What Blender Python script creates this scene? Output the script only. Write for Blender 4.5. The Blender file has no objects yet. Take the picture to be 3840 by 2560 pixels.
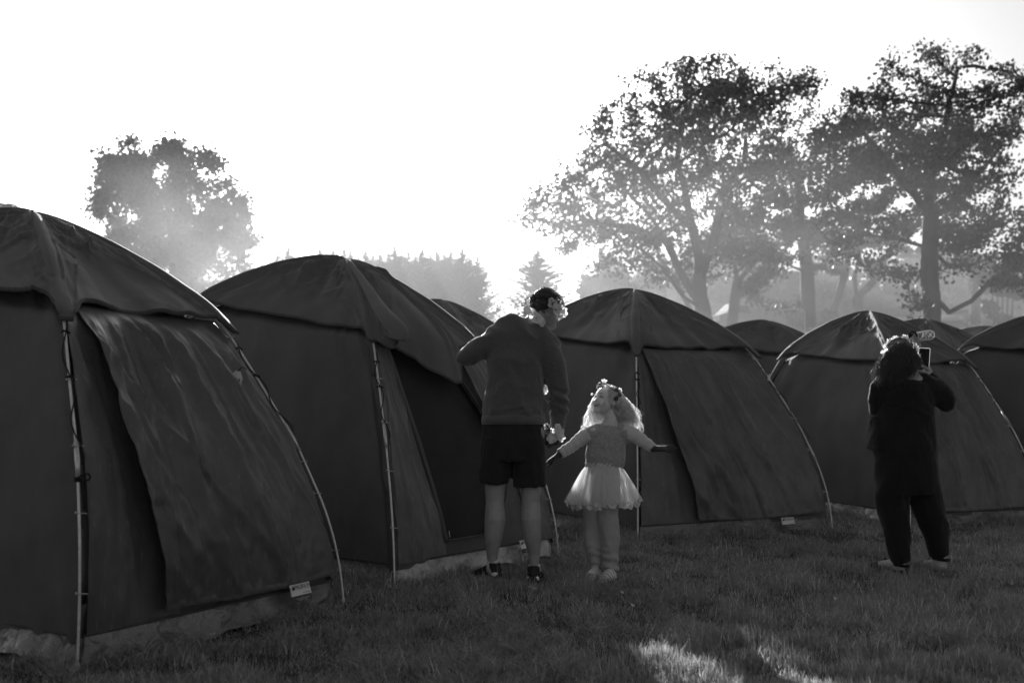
import bpy, bmesh, math, random, time
import numpy as np
from mathutils import Vector, Matrix, Euler
T0 = time.time()
F = 3733.0; CH = 1.05; HX = 1920.0; HY = 1551.0
SC = bpy.context.scene
COL = SC.collection
rng = np.random.default_rng(7)
random.seed(7)

def P(px, py, d):
    return Vector(((px - HX) / F * d, d, CH + (HY - py) / F * d))

# ------------------------------------------------------------------ noise
def _h(ix, iy, iz, seed):
    n = (ix * 374761393 + iy * 668265263 + iz * 2147483647 + seed * 974711).astype(np.int64) & 0xffffffff
    n = ((n ^ (n >> 13)) * 1274126177) & 0xffffffff
    n = ((n ^ (n >> 16)) * 2246822519) & 0xffffffff
    return ((n ^ (n >> 15)) & 0xffff) / 65535.0 * 2 - 1
def vnoise(x, y, z=None, seed=0):
    x = np.asarray(x, float); y = np.asarray(y, float)
    z = np.zeros_like(x) if z is None else np.asarray(z, float)
    x, y, z = np.broadcast_arrays(x, y, z)
    ix, iy, iz = np.floor(x).astype(np.int64), np.floor(y).astype(np.int64), np.floor(z).astype(np.int64)
    fx, fy, fz = x - ix, y - iy, z - iz
    sx, sy, sz = [t * t * t * (t * (t * 6 - 15) + 10) for t in (fx, fy, fz)]
    r = 0
    for a in (0, 1):
        for b in (0, 1):
            for c in (0, 1):
                w = (sx if a else 1 - sx) * (sy if b else 1 - sy) * (sz if c else 1 - sz)
                r = r + w * _h(ix + a, iy + b, iz + c, seed)
    return r
def fbm(x, y, z=None, seed=0, octv=3):
    r = 0; a = 1.0; k = 1.0
    for o in range(octv):
        r = r + a * vnoise(np.asarray(x) * k, np.asarray(y) * k, None if z is None else np.asarray(z) * k, seed + o * 17)
        a *= .5; k *= 2.03
    return r
def ridge(x, y, seed=0):
    return 1 - np.abs(fbm(x, y, None, seed, 2)) * 1.6
def sst(a, b, x):
    t = np.clip((np.asarray(x, float) - a) / (b - a), 0, 1)
    return t * t * (3 - 2 * t)

# ------------------------------------------------------------------ materials
def nt_new(name):
    m = bpy.data.materials.new(name); m.use_nodes = True
    nt = m.node_tree; nt.nodes.clear()
    return m, nt
def nd(nt, typ, **kw):
    n = nt.nodes.new(typ)
    for k, v in kw.items():
        if k in n.inputs.keys() if isinstance(k, str) and not hasattr(n, k) else False:
            n.inputs[k].default_value = v
        elif hasattr(n, k): setattr(n, k, v)
    return n
def g4(v): return (v, v, v, 1)
def mat(name, base=.2, var=0.0, vscale=5.0, rough=.8, trans=0.0, bump=0.0, bscale=200.0, spec=.4,
        stretch=(1, 1, 1), sheen=0.0, alpha=1.0, marks=0.0, mscale=(14, 14, 2), metal=0.0, emit=0.0, b2=0.0, b2scale=20, rvar=0.0):
    m, nt = nt_new(name)
    L = nt.links
    out = nt.nodes.new('ShaderNodeOutputMaterial')
    pr = nt.nodes.new('ShaderNodeBsdfPrincipled')
    tc = nt.nodes.new('ShaderNodeTexCoord')
    mp = nt.nodes.new('ShaderNodeMapping'); mp.inputs['Scale'].default_value = stretch
    L.new(tc.outputs['Object'], mp.inputs['Vector'])
    pr.inputs['Roughness'].default_value = rough
    pr.inputs['Specular IOR Level'].default_value = spec
    pr.inputs['Metallic'].default_value = metal
    pr.inputs['Base Color'].default_value = g4(base)
    colsock = None
    if var > 0:
        n = nt.nodes.new('ShaderNodeTexNoise'); n.inputs['Scale'].default_value = vscale
        n.inputs['Detail'].default_value = 6; n.inputs['Roughness'].default_value = .62
        L.new(mp.outputs[0], n.inputs['Vector'])
        r = nt.nodes.new('ShaderNodeMapRange')
        r.inputs['From Min'].default_value = .3; r.inputs['From Max'].default_value = .7
        r.inputs['To Min'].default_value = base * (1 - var); r.inputs['To Max'].default_value = base * (1 + var)
        L.new(n.outputs['Fac'], r.inputs['Value'])
        colsock = r.outputs[0]
        if rvar > 0:
            r2 = nt.nodes.new('ShaderNodeMapRange')
            r2.inputs['From Min'].default_value = .35; r2.inputs['From Max'].default_value = .65
            r2.inputs['To Min'].default_value = min(1, rough + rvar); r2.inputs['To Max'].default_value = max(.05, rough - rvar)
            L.new(n.outputs['Fac'], r2.inputs['Value']); L.new(r2.outputs[0], pr.inputs['Roughness'])
    if marks > 0:      # pale scuffs and dried drips of the cloth itself
        m2 = nt.nodes.new('ShaderNodeMapping'); m2.inputs['Scale'].default_value = mscale
        L.new(tc.outputs['Object'], m2.inputs['Vector'])
        n = nt.nodes.new('ShaderNodeTexNoise'); n.inputs['Scale'].default_value = 2.2
        n.inputs['Detail'].default_value = 8; n.inputs['Roughness'].default_value = .72; n.inputs['Distortion'].default_value = .6
        L.new(m2.outputs[0], n.inputs['Vector'])
        r = nt.nodes.new('ShaderNodeMapRange')
        r.inputs['From Min'].default_value = .57; r.inputs['From Max'].default_value = .72
        r.inputs['To Min'].default_value = 0; r.inputs['To Max'].default_value = marks
        L.new(n.outputs['Fac'], r.inputs['Value'])
        a = nt.nodes.new('ShaderNodeMath'); a.operation = 'ADD'
        L.new(r.outputs[0], a.inputs[0])
        if colsock: L.new(colsock, a.inputs[1])
        else: a.inputs[1].default_value = base
        colsock = a.outputs[0]
    if colsock:
        cc = nt.nodes.new('ShaderNodeCombineColor')
        for i in range(3): L.new(colsock, cc.inputs[i])
        L.new(cc.outputs[0], pr.inputs['Base Color'])
        colout = cc.outputs[0]
    else: colout = None
    if bump > 0:
        n = nt.nodes.new('ShaderNodeTexNoise'); n.inputs['Scale'].default_value = bscale; n.inputs['Detail'].default_value = 3
        L.new(mp.outputs[0], n.inputs['Vector'])
        b = nt.nodes.new('ShaderNodeBump'); b.inputs['Strength'].default_value = bump; b.inputs['Distance'].default_value = .004
        L.new(n.outputs['Fac'], b.inputs['Height'])
        last = b
        if b2 > 0:
            n2 = nt.nodes.new('ShaderNodeTexNoise'); n2.inputs['Scale'].default_value = b2scale; n2.inputs['Detail'].default_value = 5
            n2.inputs['Distortion'].default_value = 1.0
            L.new(mp.outputs[0], n2.inputs['Vector'])
            bb = nt.nodes.new('ShaderNodeBump'); bb.inputs['Strength'].default_value = b2; bb.inputs['Distance'].default_value = .02
            L.new(n2.outputs['Fac'], bb.inputs['Height']); L.new(b.outputs[0], bb.inputs['Normal']); last = bb
        L.new(last.outputs[0], pr.inputs['Normal'])
    if sheen > 0:
        pr.inputs['Sheen Weight'].default_value = sheen; pr.inputs['Sheen Roughness'].default_value = .35
    if emit > 0:
        pr.inputs['Emission Color'].default_value = g4(1); pr.inputs['Emission Strength'].default_value = emit
    sh = pr.outputs[0]
    if trans > 0:
        tr = nt.nodes.new('ShaderNodeBsdfTranslucent'); tr.inputs['Color'].default_value = g4(min(1, base * 1.3))
        if colout: L.new(colout, tr.inputs['Color'])
        mx = nt.nodes.new('ShaderNodeMixShader'); mx.inputs[0].default_value = trans
        L.new(sh, mx.inputs[1]); L.new(tr.outputs[0], mx.inputs[2]); sh = mx.outputs[0]
    if alpha < 1:
        tp = nt.nodes.new('ShaderNodeBsdfTransparent')
        mx = nt.nodes.new('ShaderNodeMixShader'); mx.inputs[0].default_value = alpha
        L.new(tp.outputs[0], mx.inputs[1]); L.new(sh, mx.inputs[2]); sh = mx.outputs[0]
    L.new(sh, out.inputs['Surface'])
    return m

M = {}
M['canvas'] = mat('canvas', .098, .16, 3, .85, trans=.10, bump=.35, bscale=420, sheen=.25, b2=.12, b2scale=9)
M['wall'] = mat('wall_canvas', .092, .18, 2.5, .85, trans=.06, bump=.35, bscale=420, b2=.28, b2scale=4, marks=.012, mscale=(20,20,6))
M['flap'] = mat('flap_cloth', .074, .2, 3, .45, trans=.03, bump=.25, bscale=300, marks=.10, mscale=(26, 26, 2.4), spec=.6, b2=.10, b2scale=9, rvar=.10)
M['skirt'] = mat('vinyl_skirt', .10, .5, 5, .30, bump=.3, bscale=60, spec=.8, b2=1.0, b2scale=11, rvar=.14)
M['sheet'] = mat('silver_groundsheet', .30, .4, 7, .28, bump=.3, bscale=60, spec=.8, b2=1.0, b2scale=13, rvar=.12)
M['pole'] = mat('pole_metal', .62, .2, 30, .35, spec=.6, metal=.15, bump=.1, bscale=90)
M['ferrule'] = mat('ferrule_metal', .55, .15, 40, .3, spec=.6, metal=.5)
M['steel'] = mat('steel_clip', .45, .1, 40, .3, metal=.8)
M['cord'] = mat('black_cord', .012, .3, 100, .9, bump=.5, bscale=900)
M['tag'] = mat('white_label', .62, .08, 60, .6)
M['ink'] = mat('dark_ink', .03, rough=.7)
M['tagdark'] = mat('dark_label', .05, .2, 60, .6)
M['tagtext'] = mat('pale_print', .4, rough=.6)
M['mesh'] = mat('insect_mesh', .022, .2, 8, .9, bump=.6, bscale=900)
M['inside'] = mat('dark_interior', .02, .2, 6, .9)
M['hem'] = mat('hem_tape', .05, .2, 12, .8, bump=.3, bscale=300)
M['skin'] = mat('skin', .30, .10, 22, .5, trans=.05, bump=.1, bscale=260, spec=.4, b2=.04, b2scale=40)
M['childskin'] = mat('child_skin', .60, .06, 22, .5, trans=.08, spec=.35)
M['sweater'] = mat('grey_sweater', .092, .14, 60, .95, bump=.9, bscale=420, sheen=.6, b2=.2, b2scale=12)
M['shorts'] = mat('black_shorts', .013, .15, 20, .95, bump=.4, bscale=500, sheen=.1)
M['black'] = mat('black_knit', .003, .15, 40, .95, bump=.6, bscale=500, sheen=.12, b2=.2, b2scale=14)
M['hair'] = mat('dark_hair', .04, .4, 80, .4, trans=.35, spec=.5)
M['blond'] = mat('blond_hair', .8, .35, 40, .45, trans=.50, spec=.5)
M['petal'] = mat('white_petal', .75, .12, 60, .6, trans=.4)
M['greypetal'] = mat('grey_petal', .30, .3, 60, .6, trans=.35)
M['darkleaf'] = mat('dark_leaf', .05, .3, 60, .6, trans=.2)
M['fleece'] = mat('fleece_front', .29, .25, 70, .95, bump=1.0, bscale=230, sheen=.4)
M['jersey'] = mat('pale_jersey', .46, .08, 20, .9, bump=.25, bscale=420, sheen=.35, b2=.12, b2scale=30)
M['jogger'] = mat('grey_jogger', .32, .1, 14, .9, bump=.25, bscale=420, sheen=.3, b2=.25, b2scale=16)
M['tulle'] = mat('tulle', .88, .04, 30, .8, trans=.65, alpha=.29)
M['ruffle'] = mat('satin_ruffle', .62, .1, 60, .5, trans=.3)
M['sandal'] = mat('sandal_strap', .75, .15, 30, .6, bump=.2, bscale=120)
M['sole'] = mat('white_sole', .72, .08, 30, .6)
M['sock'] = mat('pale_sock', .55, .1, 60, .9, bump=.5, bscale=500)
M['whitesock'] = mat('white_sock', .42, .1, 60, .9, bump=.5, bscale=500)
M['shoe'] = mat('black_shoe', .014, .2, 60, .7, bump=.3, bscale=300)
M['glove'] = mat('dark_glove', .035, .15, 40, .85, bump=.5, bscale=500)
M['teeth'] = mat('teeth', .75, rough=.3)
M['mouth'] = mat('mouth_dark', .03, rough=.5)
M['lips'] = mat('lips', .24, rough=.4)
M['brow'] = mat('brow', .2, rough=.8)
M['phonecase'] = mat('phone_case', .7, rough=.3, trans=.4)
M['screen'] = mat('phone_screen', .002, rough=.2, spec=.1)
M['bark'] = mat('bark', .04, .35, 2.5, .95, bump=.8, bscale=8, stretch=(1, 1, .3))
M['leaf'] = mat('leaf', .06, .35, .7, .55, trans=.30, spec=.35)
M['needle'] = mat('needles', .04, .3, .8, .8, trans=.15)
M['tarmac'] = mat('tarmac', .3, .15, .6, .9)
M['carpaint'] = mat('car_paint', .35, rough=.25, spec=.7)
M['vanpaint'] = mat('van_paint', .3, rough=.3, spec=.7)
M['carglass'] = mat('car_glass', .04, rough=.08, spec=.8)
M['tyre'] = mat('tyre', .03, rough=.9)
M['lampglass'] = mat('lamp_glass', .8, rough=.1, spec=.8)
M['render'] = mat('building_render', .28, .08, .5, .9)
M['rooftile'] = mat('roof_tile', .12, .15, 3, .9)
M['whitepaint'] = mat('white_paint', .75, .08, 8, .6)

# clear film
m, nt = nt_new('clear_film')
o_ = nt.nodes.new('ShaderNodeOutputMaterial'); a_ = nt.nodes.new('ShaderNodeBsdfTransparent'); a_.inputs[0].default_value = g4(.8)
b_ = nt.nodes.new('ShaderNodeBsdfPrincipled'); b_.inputs['Base Color'].default_value = g4(.8); b_.inputs['Roughness'].default_value = .15
x_ = nt.nodes.new('ShaderNodeMixShader'); lw = nt.nodes.new('ShaderNodeLayerWeight'); lw.inputs[0].default_value = .45
nt.links.new(lw.outputs['Facing'], x_.inputs[0]); nt.links.new(a_.outputs[0], x_.inputs[1]); nt.links.new(b_.outputs[0], x_.inputs[2]); nt.links.new(x_.outputs[0], o_.inputs[0])
M['film'] = m

# ------------------------------------------------------------------ object helpers
def tag(o, label=None, cat=None, group=None, kind=None):
    if label: o['label'] = label
    if cat: o['category'] = cat
    if group: o['group'] = group
    if kind: o['kind'] = kind
    return o
def thing(name, loc, label, cat, group=None):
    o = bpy.data.objects.new(name, None); COL.objects.link(o)
    o.location = loc; o.empty_display_size = .1
    return tag(o, label, cat, group)
ORG = {}
def org(parent):
    v = Vector((0, 0, 0)); p = parent
    while p is not None:
        v = v + Vector(p.location); p = p.parent
    return v
def link(name, me, m, parent=None, smooth=True, shift=True):
    """me holds world coordinates; store them relative to the parent's origin"""
    if smooth:
        me.polygons.foreach_set('use_smooth', [True] * len(me.polygons))
    if m is not None:
        me.materials.clear(); me.materials.append(m)
    if parent is not None and shift:
        me.transform(Matrix.Translation(-org(parent)))
    o = bpy.data.objects.new(name, me); COL.objects.link(o)
    if parent is not None: o.parent = parent
    return o
def npmesh(name, V, Fc):
    me = bpy.data.meshes.new(name)
    V = np.asarray(V, np.float32); Fc = np.asarray(Fc, np.int32)
    k = Fc.shape[1]
    me.vertices.add(len(V)); me.vertices.foreach_set('co', V.ravel())
    me.loops.add(Fc.size); me.loops.foreach_set('vertex_index', Fc.ravel())
    me.polygons.add(len(Fc)); me.polygons.foreach_set('loop_start', np.arange(0, Fc.size, k, dtype=np.int32))
    try: me.polygons.foreach_set('loop_total', np.full(len(Fc), k, np.int32))
    except Exception: pass
    me.update(calc_edges=True); me.validate()
    return me

def frame(t, side=None):
    t = Vector(t).normalized()
    s = Vector(side) if side is not None else (Vector((1, 0, 0)) if abs(t.x) < .9 else Vector((0, 1, 0)))
    s = (s - t * s.dot(t))
    if s.length < 1e-5:
        s = Vector((0, 0, 1)); s = s - t * s.dot(t)
    s.normalize()
    return s, t.cross(s)
class MB:
    def __init__(s): s.v = []; s.f = []
    def tube(s, pts, rad, n=10, side=None, cap=True, round_=False):
        """rad: number or (a,b) per point; side = direction of a"""
        pts = [Vector(p) for p in pts]
        if not isinstance(rad, (list, tuple)) or (len(rad) != len(pts)): rad = [rad] * len(pts)
        rad = [(r, r) if not isinstance(r, (tuple, list)) else r for r in rad]
        if round_:
            e0 = (pts[0] - pts[1]).normalized(); e1 = (pts[-1] - pts[-2]).normalized()
            ra, rb = rad[0], rad[-1]
            A = [(pts[0] + e0 * min(ra) * math.sin(a), (ra[0] * math.cos(a), ra[1] * math.cos(a))) for a in (1.35, .9, .45)]
            B = [(pts[-1] + e1 * min(rb) * math.sin(a), (rb[0] * math.cos(a), rb[1] * math.cos(a))) for a in (.45, .9, 1.35)]
            pts = [a[0] for a in A] + pts + [b[0] for b in B]
            rad = [a[1] for a in A] + rad + [b[1] for b in B]
        base = len(s.v)
        m = len(pts); sd = side
        prev = None
        for i, p in enumerate(pts):
            t = (pts[min(i + 1, m - 1)] - pts[max(i - 1, 0)])
            if t.length < 1e-9: t = Vector((0, 0, 1))
            if sd is not None: a, b = frame(t, sd)
            else:
                a, b = frame(t, prev)
                prev = a
            for k in range(n):
                th = 2 * math.pi * k / n
                s.v.append(p + a * (rad[i][0] * math.cos(th)) + b * (rad[i][1] * math.sin(th)))
        for i in range(m - 1):
            for k in range(n):
                k2 = (k + 1) % n
                s.f.append((base + i * n + k, base + i * n + k2, base + (i + 1) * n + k2, base + (i + 1) * n + k))
        if cap:
            s.f.append(tuple(base + k for k in range(n))[::-1])
            s.f.append(tuple(base + (m - 1) * n + k for k in range(n)))
        return s
    def ell(s, c, r, rot=None, n=14, m=9):
        c = Vector(c); base = len(s.v)
        if not isinstance(r, (tuple, list)): r = (r, r, r)
        rot = rot or Matrix.Identity(3)
        s.v.append(c + rot @ Vector((0, 0, -r[2])))
        for i in range(1, m):
            ph = -math.pi / 2 + math.pi * i / m
            for k in range(n):
                th = 2 * math.pi * k / n
                s.v.append(c + rot @ Vector((r[0] * math.cos(ph) * math.cos(th), r[1] * math.cos(ph) * math.sin(th), r[2] * math.sin(ph))))
        s.v.append(c + rot @ Vector((0, 0, r[2])))
        for k in range(n):
            s.f.append((base, base + 1 + (k + 1) % n, base + 1 + k))
            s.f.append((base + 1 + (m - 2) * n + k, base + 1 + (m - 2) * n + (k + 1) % n, base + 1 + (m - 1) * n))
        for i in range(m - 2):
            for k in range(n):
                k2 = (k + 1) % n
                s.f.append((base + 1 + i * n + k, base + 1 + i * n + k2, base + 1 + (i + 1) * n + k2, base + 1 + (i + 1) * n + k))
        return s
    def grid(s, G, flip=False, cyc=False):
        """G: (nu,nv,3) array"""
        G = np.asarray(G); nu, nv = G.shape[:2]; base = len(s.v)
        s.v.extend([Vector(p) for p in G.reshape(-1, 3)])
        for i in range(nu if cyc else nu - 1):
            for j in range(nv - 1):
                i2 = (i + 1) % nu
                q = (base + i * nv + j, base + i2 * nv + j, base + i2 * nv + j + 1, base + i * nv + j + 1)
                s.f.append(q[::-1] if flip else q)
        return s
    def box(s, lo, hi, rot=None, c=None):
        base = len(s.v)
        lo = Vector(lo); hi = Vector(hi)
        for z in (lo.z, hi.z):
            for x, y in ((lo.x, lo.y), (hi.x, lo.y), (hi.x, hi.y), (lo.x, hi.y)):
                p = Vector((x, y, z))
                if rot is not None: p = rot @ p
                if c is not None: p = p + Vector(c)
                s.v.append(p)
        for q in ((0, 3, 2, 1), (4, 5, 6, 7), (0, 1, 5, 4), (1, 2, 6, 5), (2, 3, 7, 6), (3, 0, 4, 7)):
            s.f.append(tuple(base + i for i in q))
        return s
    def mesh(s, name='mesh'):
        me = bpy.data.meshes.new(name); me.from_pydata([tuple(v) for v in s.v], [], s.f); me.update()
        return me
    def build(s, name, m, parent=None, smooth=True):
        return link(name, s.mesh(name), m, parent, smooth)
    def blob(s, name, m, parent=None, voxel=.006, smooth=6, fold=None, fac=.5):
        """union of the primitives into one continuous skin"""
        me = s.mesh(name); o = bpy.data.objects.new('tmp', me); COL.objects.link(o)
        r = o.modifiers.new('r', 'REMESH'); r.mode = 'VOXEL'; r.voxel_size = voxel
        if smooth:
            q = o.modifiers.new('s', 'SMOOTH'); q.iterations = smooth; q.factor = fac
        dg = bpy.context.evaluated_depsgraph_get(); dg.update()
        new = bpy.data.meshes.new_from_object(o.evaluated_get(dg)); new.name = name
        bpy.data.objects.remove(o); bpy.data.meshes.remove(me)
        if fold is not None:
            n = len(new.vertices); co = np.empty(n * 3, np.float32); no = np.empty(n * 3, np.float32)
            new.vertices.foreach_get('co', co); new.vertices.foreach_get('normal', no)
            co = co.reshape(-1, 3); no = no.reshape(-1, 3)
            co = co + no * np.asarray(fold(co), np.float32)[:, None]
            new.vertices.foreach_set('co', co.ravel()); new.update()
        return link(name, new, m, parent)
def text_mesh(txt, size, mtx, name, m, parent, extrude=.0004):
    cu = bpy.data.curves.new('t', 'FONT'); cu.body = txt; cu.size = size; cu.align_x = 'CENTER'; cu.align_y = 'CENTER'; cu.extrude = extrude
    o = bpy.data.objects.new('tmp', cu); COL.objects.link(o)
    dg = bpy.context.evaluated_depsgraph_get(); dg.update()
    me = bpy.data.meshes.new_from_object(o.evaluated_get(dg)); bpy.data.objects.remove(o)
    me.transform(mtx)
    return link(name, me, m, parent, smooth=False)

# ------------------------------------------------------------------ terrain
def ground_h(x, y):
    x = np.asarray(x, float); y = np.asarray(y, float)
    ky = [-60, 10.5, 12, 15, 20, 30, 40, 60, 80, 120, 400, 1500]
    kz = [0, 0, .08, .35, .95, 2.35, 3.8, 6.05, 7.75, 11.0, 33.5, 124]
    yy = y + 0
    z = (np.interp(yy - 1.5, ky, kz) + np.interp(yy, ky, kz) + np.interp(yy + 1.5, ky, kz)) / 3
    z = np.where(y < 9, 0, z)
    near = sst(30, 12, y) if False else (1 - sst(12, 30, y))
    z = z + near * .018 * vnoise(x * .9, y * .9, None, 3) + near * .008 * vnoise(x * 3.1, y * 3.1, None, 4)
    return z
xs = np.unique(np.concatenate([np.linspace(-700, -40, 23), np.linspace(-40, -12, 29), np.linspace(-12, 12, 161), np.linspace(12, 40, 29), np.linspace(40, 700, 23)]))
ys = np.unique(np.concatenate([np.linspace(-60, 1, 20), np.linspace(1, 16, 101), np.linspace(16, 80, 100), np.linspace(80, 1500, 60)]))
X, Y = np.meshgrid(xs, ys, indexing='ij')
G = np.stack([X, Y, ground_h(X, Y)], -1)
nx, ny = X.shape
idx = np.arange(nx * ny).reshape(nx, ny)
Q = np.stack([idx[:-1, :-1], idx[1:, :-1], idx[1:, 1:], idx[:-1, 1:]], -1).reshape(-1, 4)
M['soil'] = mat('turf_soil', .035, .5, 6, .95, bump=1, bscale=40)
gm = npmesh('ground', G.reshape(-1, 3), Q)
M['groundfar'] = mat('meadow', .10, .35, .5, .9, bump=.8, bscale=5)
gobj = link('ground', gm, M['soil'])
gm.materials.append(M['groundfar'])
cy = np.array([ (Y[:-1, :-1] + Y[1:, 1:]) / 2 ]).ravel()
gm.polygons.foreach_set('material_index', (cy > 17).astype(np.int32))
tag(gobj, 'grassy field floor rising gently behind the tents', kind='structure')

# far road strip, pale in the sun
mb = MB(); R_ = []
for x in np.linspace(-60, 90, 60):
    R_.append([(x, y, float(ground_h(x, y)) + .03) for y in np.linspace(38, 47, 8)])
mb.grid(np.array(R_), flip=False)
tag(mb.build('road', M['tarmac']), 'pale sunlit road strip beyond the tents', kind='structure')

# ------------------------------------------------------------------ tents
KZ = np.array([0, .2, .38, .56, .9, 1.08, 1.30, 1.55, 1.68, 1.86, 2.02, 2.12, 2.17, 2.2])
KS = np.array([0, .012, .033, .065, .15, .21, .285, .375, .445, .585, .74, .86, .93, 1.0])
_d = np.linspace(0, 1, 400)
_arc = np.concatenate([[0], np.cumsum(np.hypot(np.diff(KZ), 1.75 * np.diff(KS)))]); _arc /= _arc[-1]
_s = np.interp(_d, _arc, KS); _z = np.interp(_d, _arc, KZ)
ker = np.hanning(33); ker /= ker.sum()
def _sm(a):
    p = np.concatenate([2 * a[0] - a[16:0:-1], a, 2 * a[-1] - a[-2:-18:-1]])
    return np.convolve(p, ker, 'valid')
_s, _z = _sm(_s), _sm(_z)
def t_of_z(z): return np.interp(z, _z, _d)
def t_s(t): return np.interp(t, _d, _s)
def t_z(t): return np.interp(t, _d, _z)

def normals(Pg, cyc):
    if cyc:
        du = np.roll(Pg, -1, 0) - np.roll(Pg, 1, 0)
    else: du = np.gradient(Pg, axis=0)
    dv = np.gradient(Pg, axis=1)
    n = np.cross(du, dv); l = np.linalg.norm(n, axis=-1, keepdims=True)
    return n / np.maximum(l, 1e-9)

CLIP = {}
def clip_mesh(kind):
    if kind in CLIP: return CLIP[kind]
    mb = MB()
    if kind == 'ring':
        pts = [Vector((.013 * math.cos(a), 0, .013 * math.sin(a))) for a in np.linspace(0, 2 * math.pi, 15)[:-1]]
        pts.append(pts[0]); mb.tube(pts, .0026, 5, cap=False)
        mb.tube([Vector((.012, 0, 0)), Vector((.03, -.004, 0)), Vector((.04, -.012, 0)), Vector((.052, -.004, .0))], .003, 5)
    else:
        mb.tube([Vector((-.014, -.008, 0)), Vector((0, -.011, 0)), Vector((.014, -.008, 0)), Vector((.024, .0, 0)), Vector((.032, .004, -.003))], .0028, 5)
        mb.tube([Vector((-.010, -.006, -.006)), Vector((-.010, -.006, .006))], .0045, 6)
    CLIP[kind] = mb.mesh('pole_clip'); CLIP[kind].materials.append(M['steel'])
    CLIP[kind].polygons.foreach_set('use_smooth', [True] * len(CLIP[kind].polygons))
    return CLIP[kind]

class Tent:
    def __init__(s, name_label, A, ang, w, w2, hz, seed, hub=None, detail=2, gz=None, rise=.4, poleA=None, edge0=None, group='canvas dome tents pitched in a row', w_env=None):
        s.seed = seed
        a = math.radians(ang); s.e1 = np.array((math.cos(a), math.sin(a))); s.e2 = np.array((-math.sin(a), math.cos(a)))
        A = np.array(A); s.c = [A, A + s.e1 * w, A + s.e1 * w + s.e2 * w2, A + s.e2 * w2]
        s.hub = np.array(hub) if hub is not None else A + s.e1 * w / 2 + s.e2 * w2 / 2
        s.k = hz / 2.2; s.w = w; s.w2 = w2; s.poleA = poleA; s.edge0 = edge0
        s.gz = float(ground_h(*s.hub)) * .0 + (gz if gz is not None else 0.0)
        s.top = thing('tent', (A[0], A[1], s.gz), name_label, 'tent', group)
        s.detail = detail; s.rise = rise
    def lift(s, i, t):
        if i < 2: return 0 * np.asarray(t, float)
        return s.rise * sst(.2, 1.3, t_z(t)) * (1 - t_s(t)) ** .8
    def corner(s, i, t):
        c = s.c[i]; sv = t_s(t)[..., None]
        xy = c * (1 - sv) + s.hub * sv
        if i == 0 and s.poleA is not None:
            ds = np.interp(t_z(t), s.poleA[0], s.poleA[1])[..., None]
            xy = xy + (s.hub - c) * ds
        return xy
    def pos(s, U, t):
        """U in [0,4)"""
        U = np.asarray(U, float) % 4; t = np.asarray(t, float)
        U, t = np.broadcast_arrays(U, t)
        i = np.floor(U).astype(int); u = U - i
        cs = [s.corner(k, t) for k in range(4)]
        cs = np.stack(cs)                      # 4,...,2
        p0 = np.take_along_axis(cs, i[None, ..., None].repeat(2, -1), 0)[0]
        p1 = np.take_along_axis(cs, ((i + 1) % 4)[None, ..., None].repeat(2, -1), 0)[0]
        xy = p0 * (1 - u[..., None]) + p1 * u[..., None]
        lf = np.stack([s.lift(k, t) for k in range(4)])
        l0 = np.take_along_axis(lf, i[None], 0)[0]; l1 = np.take_along_axis(lf, ((i + 1) % 4)[None], 0)[0]
        z = t_z(t) * s.k + s.gz + l0 * (1 - u) + l1 * u
        return np.concatenate([xy, z[..., None]], -1)
    def sidelen(s, U):
        i = np.floor(np.asarray(U) % 4).astype(int)
        return np.where(i % 2 == 0, s.w, s.w2)
    def cdist(s, U, t):
        u = (np.asarray(U) % 1)
        return np.minimum(u, 1 - u) * s.sidelen(U) * (1 - t_s(t) * .95)
    def ugrid(s, n):
        # denser towards the corners
        a = np.linspace(0, 1, n, endpoint=False)
        a = a - .09 * np.sin(2 * np.pi * a) / (2 * np.pi) * 4 * .5
        return np.concatenate([k + a for k in range(4)])
    # --- fabric
    def walls(s, hole=None):
        n = (150 if hole is not None else 44) if s.detail > 1 else 20; m = (150 if hole is not None else 46) if s.detail > 1 else 18
        U = s.ugrid(n); t = np.linspace(float(t_of_z(.10)), float(t_of_z(1.76)), m)
        UU, TT = np.meshgrid(U, t, indexing='ij')
        Pg = s.pos(UU, TT); N = normals(Pg, True)
        cd = s.cdist(UU, TT); L = (UU % 1) * s.sidelen(UU)
        z = t_z(TT)
        disp = -.032 - .035 * np.exp(-(cd / .05) ** 2) - .07 * sst(1.52, 1.66, z)
        u = UU % 1
        disp += -.035 * np.sin(np.pi * u) * np.sin(np.pi * np.clip(z / 1.7, 0, 1))
        disp += .020 * fbm(L * 1.6 + UU.astype(int) * 7, z * 1.2, None, s.seed, 3)
        # tension lines running from the lower corners
        disp += .014 * ridge(L * 5 + z * 2.0, z * .8 - L, s.seed + 5) * np.exp(-(cd / .5) ** 2)
        Pg = Pg + N * disp[..., None]
        V = Pg.reshape(-1, 3); idx = np.arange(len(U) * m).reshape(len(U), m)
        Q = np.stack([idx, np.roll(idx, -1, 0), np.roll(np.roll(idx, -1, 0), -1, 1), np.roll(idx, -1, 1)], -1)[:, :-1].reshape(-1, 4)
        if hole is not None:
            ce = np.stack([UU, t_z(TT)], -1).reshape(-1, 2)[Q].mean(1)
            keep = ~hole(ce[:, 0], ce[:, 1])
            # leave corner wrap faces alone
            Q = Q[keep]
        link('wall_canvas', npmesh('wall_canvas', V, Q), M['wall'], s.top)
    def edge_z(s, U):
        U = np.asarray(U, float); u = U % 1; i = np.floor(U % 4).astype(int)
        L = s.sidelen(U); cd = np.minimum(u, 1 - u) * L
        e = 1.615 - .11 * np.exp(-(cd / .075) ** 2) - .022 * np.sin(np.pi * u) + .012 * vnoise(U * 5, U * 0, None, s.seed)
        if s.edge0 is not None:
            e = np.where(i == 0, s.edge0(u, e), e)
        return e
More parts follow.
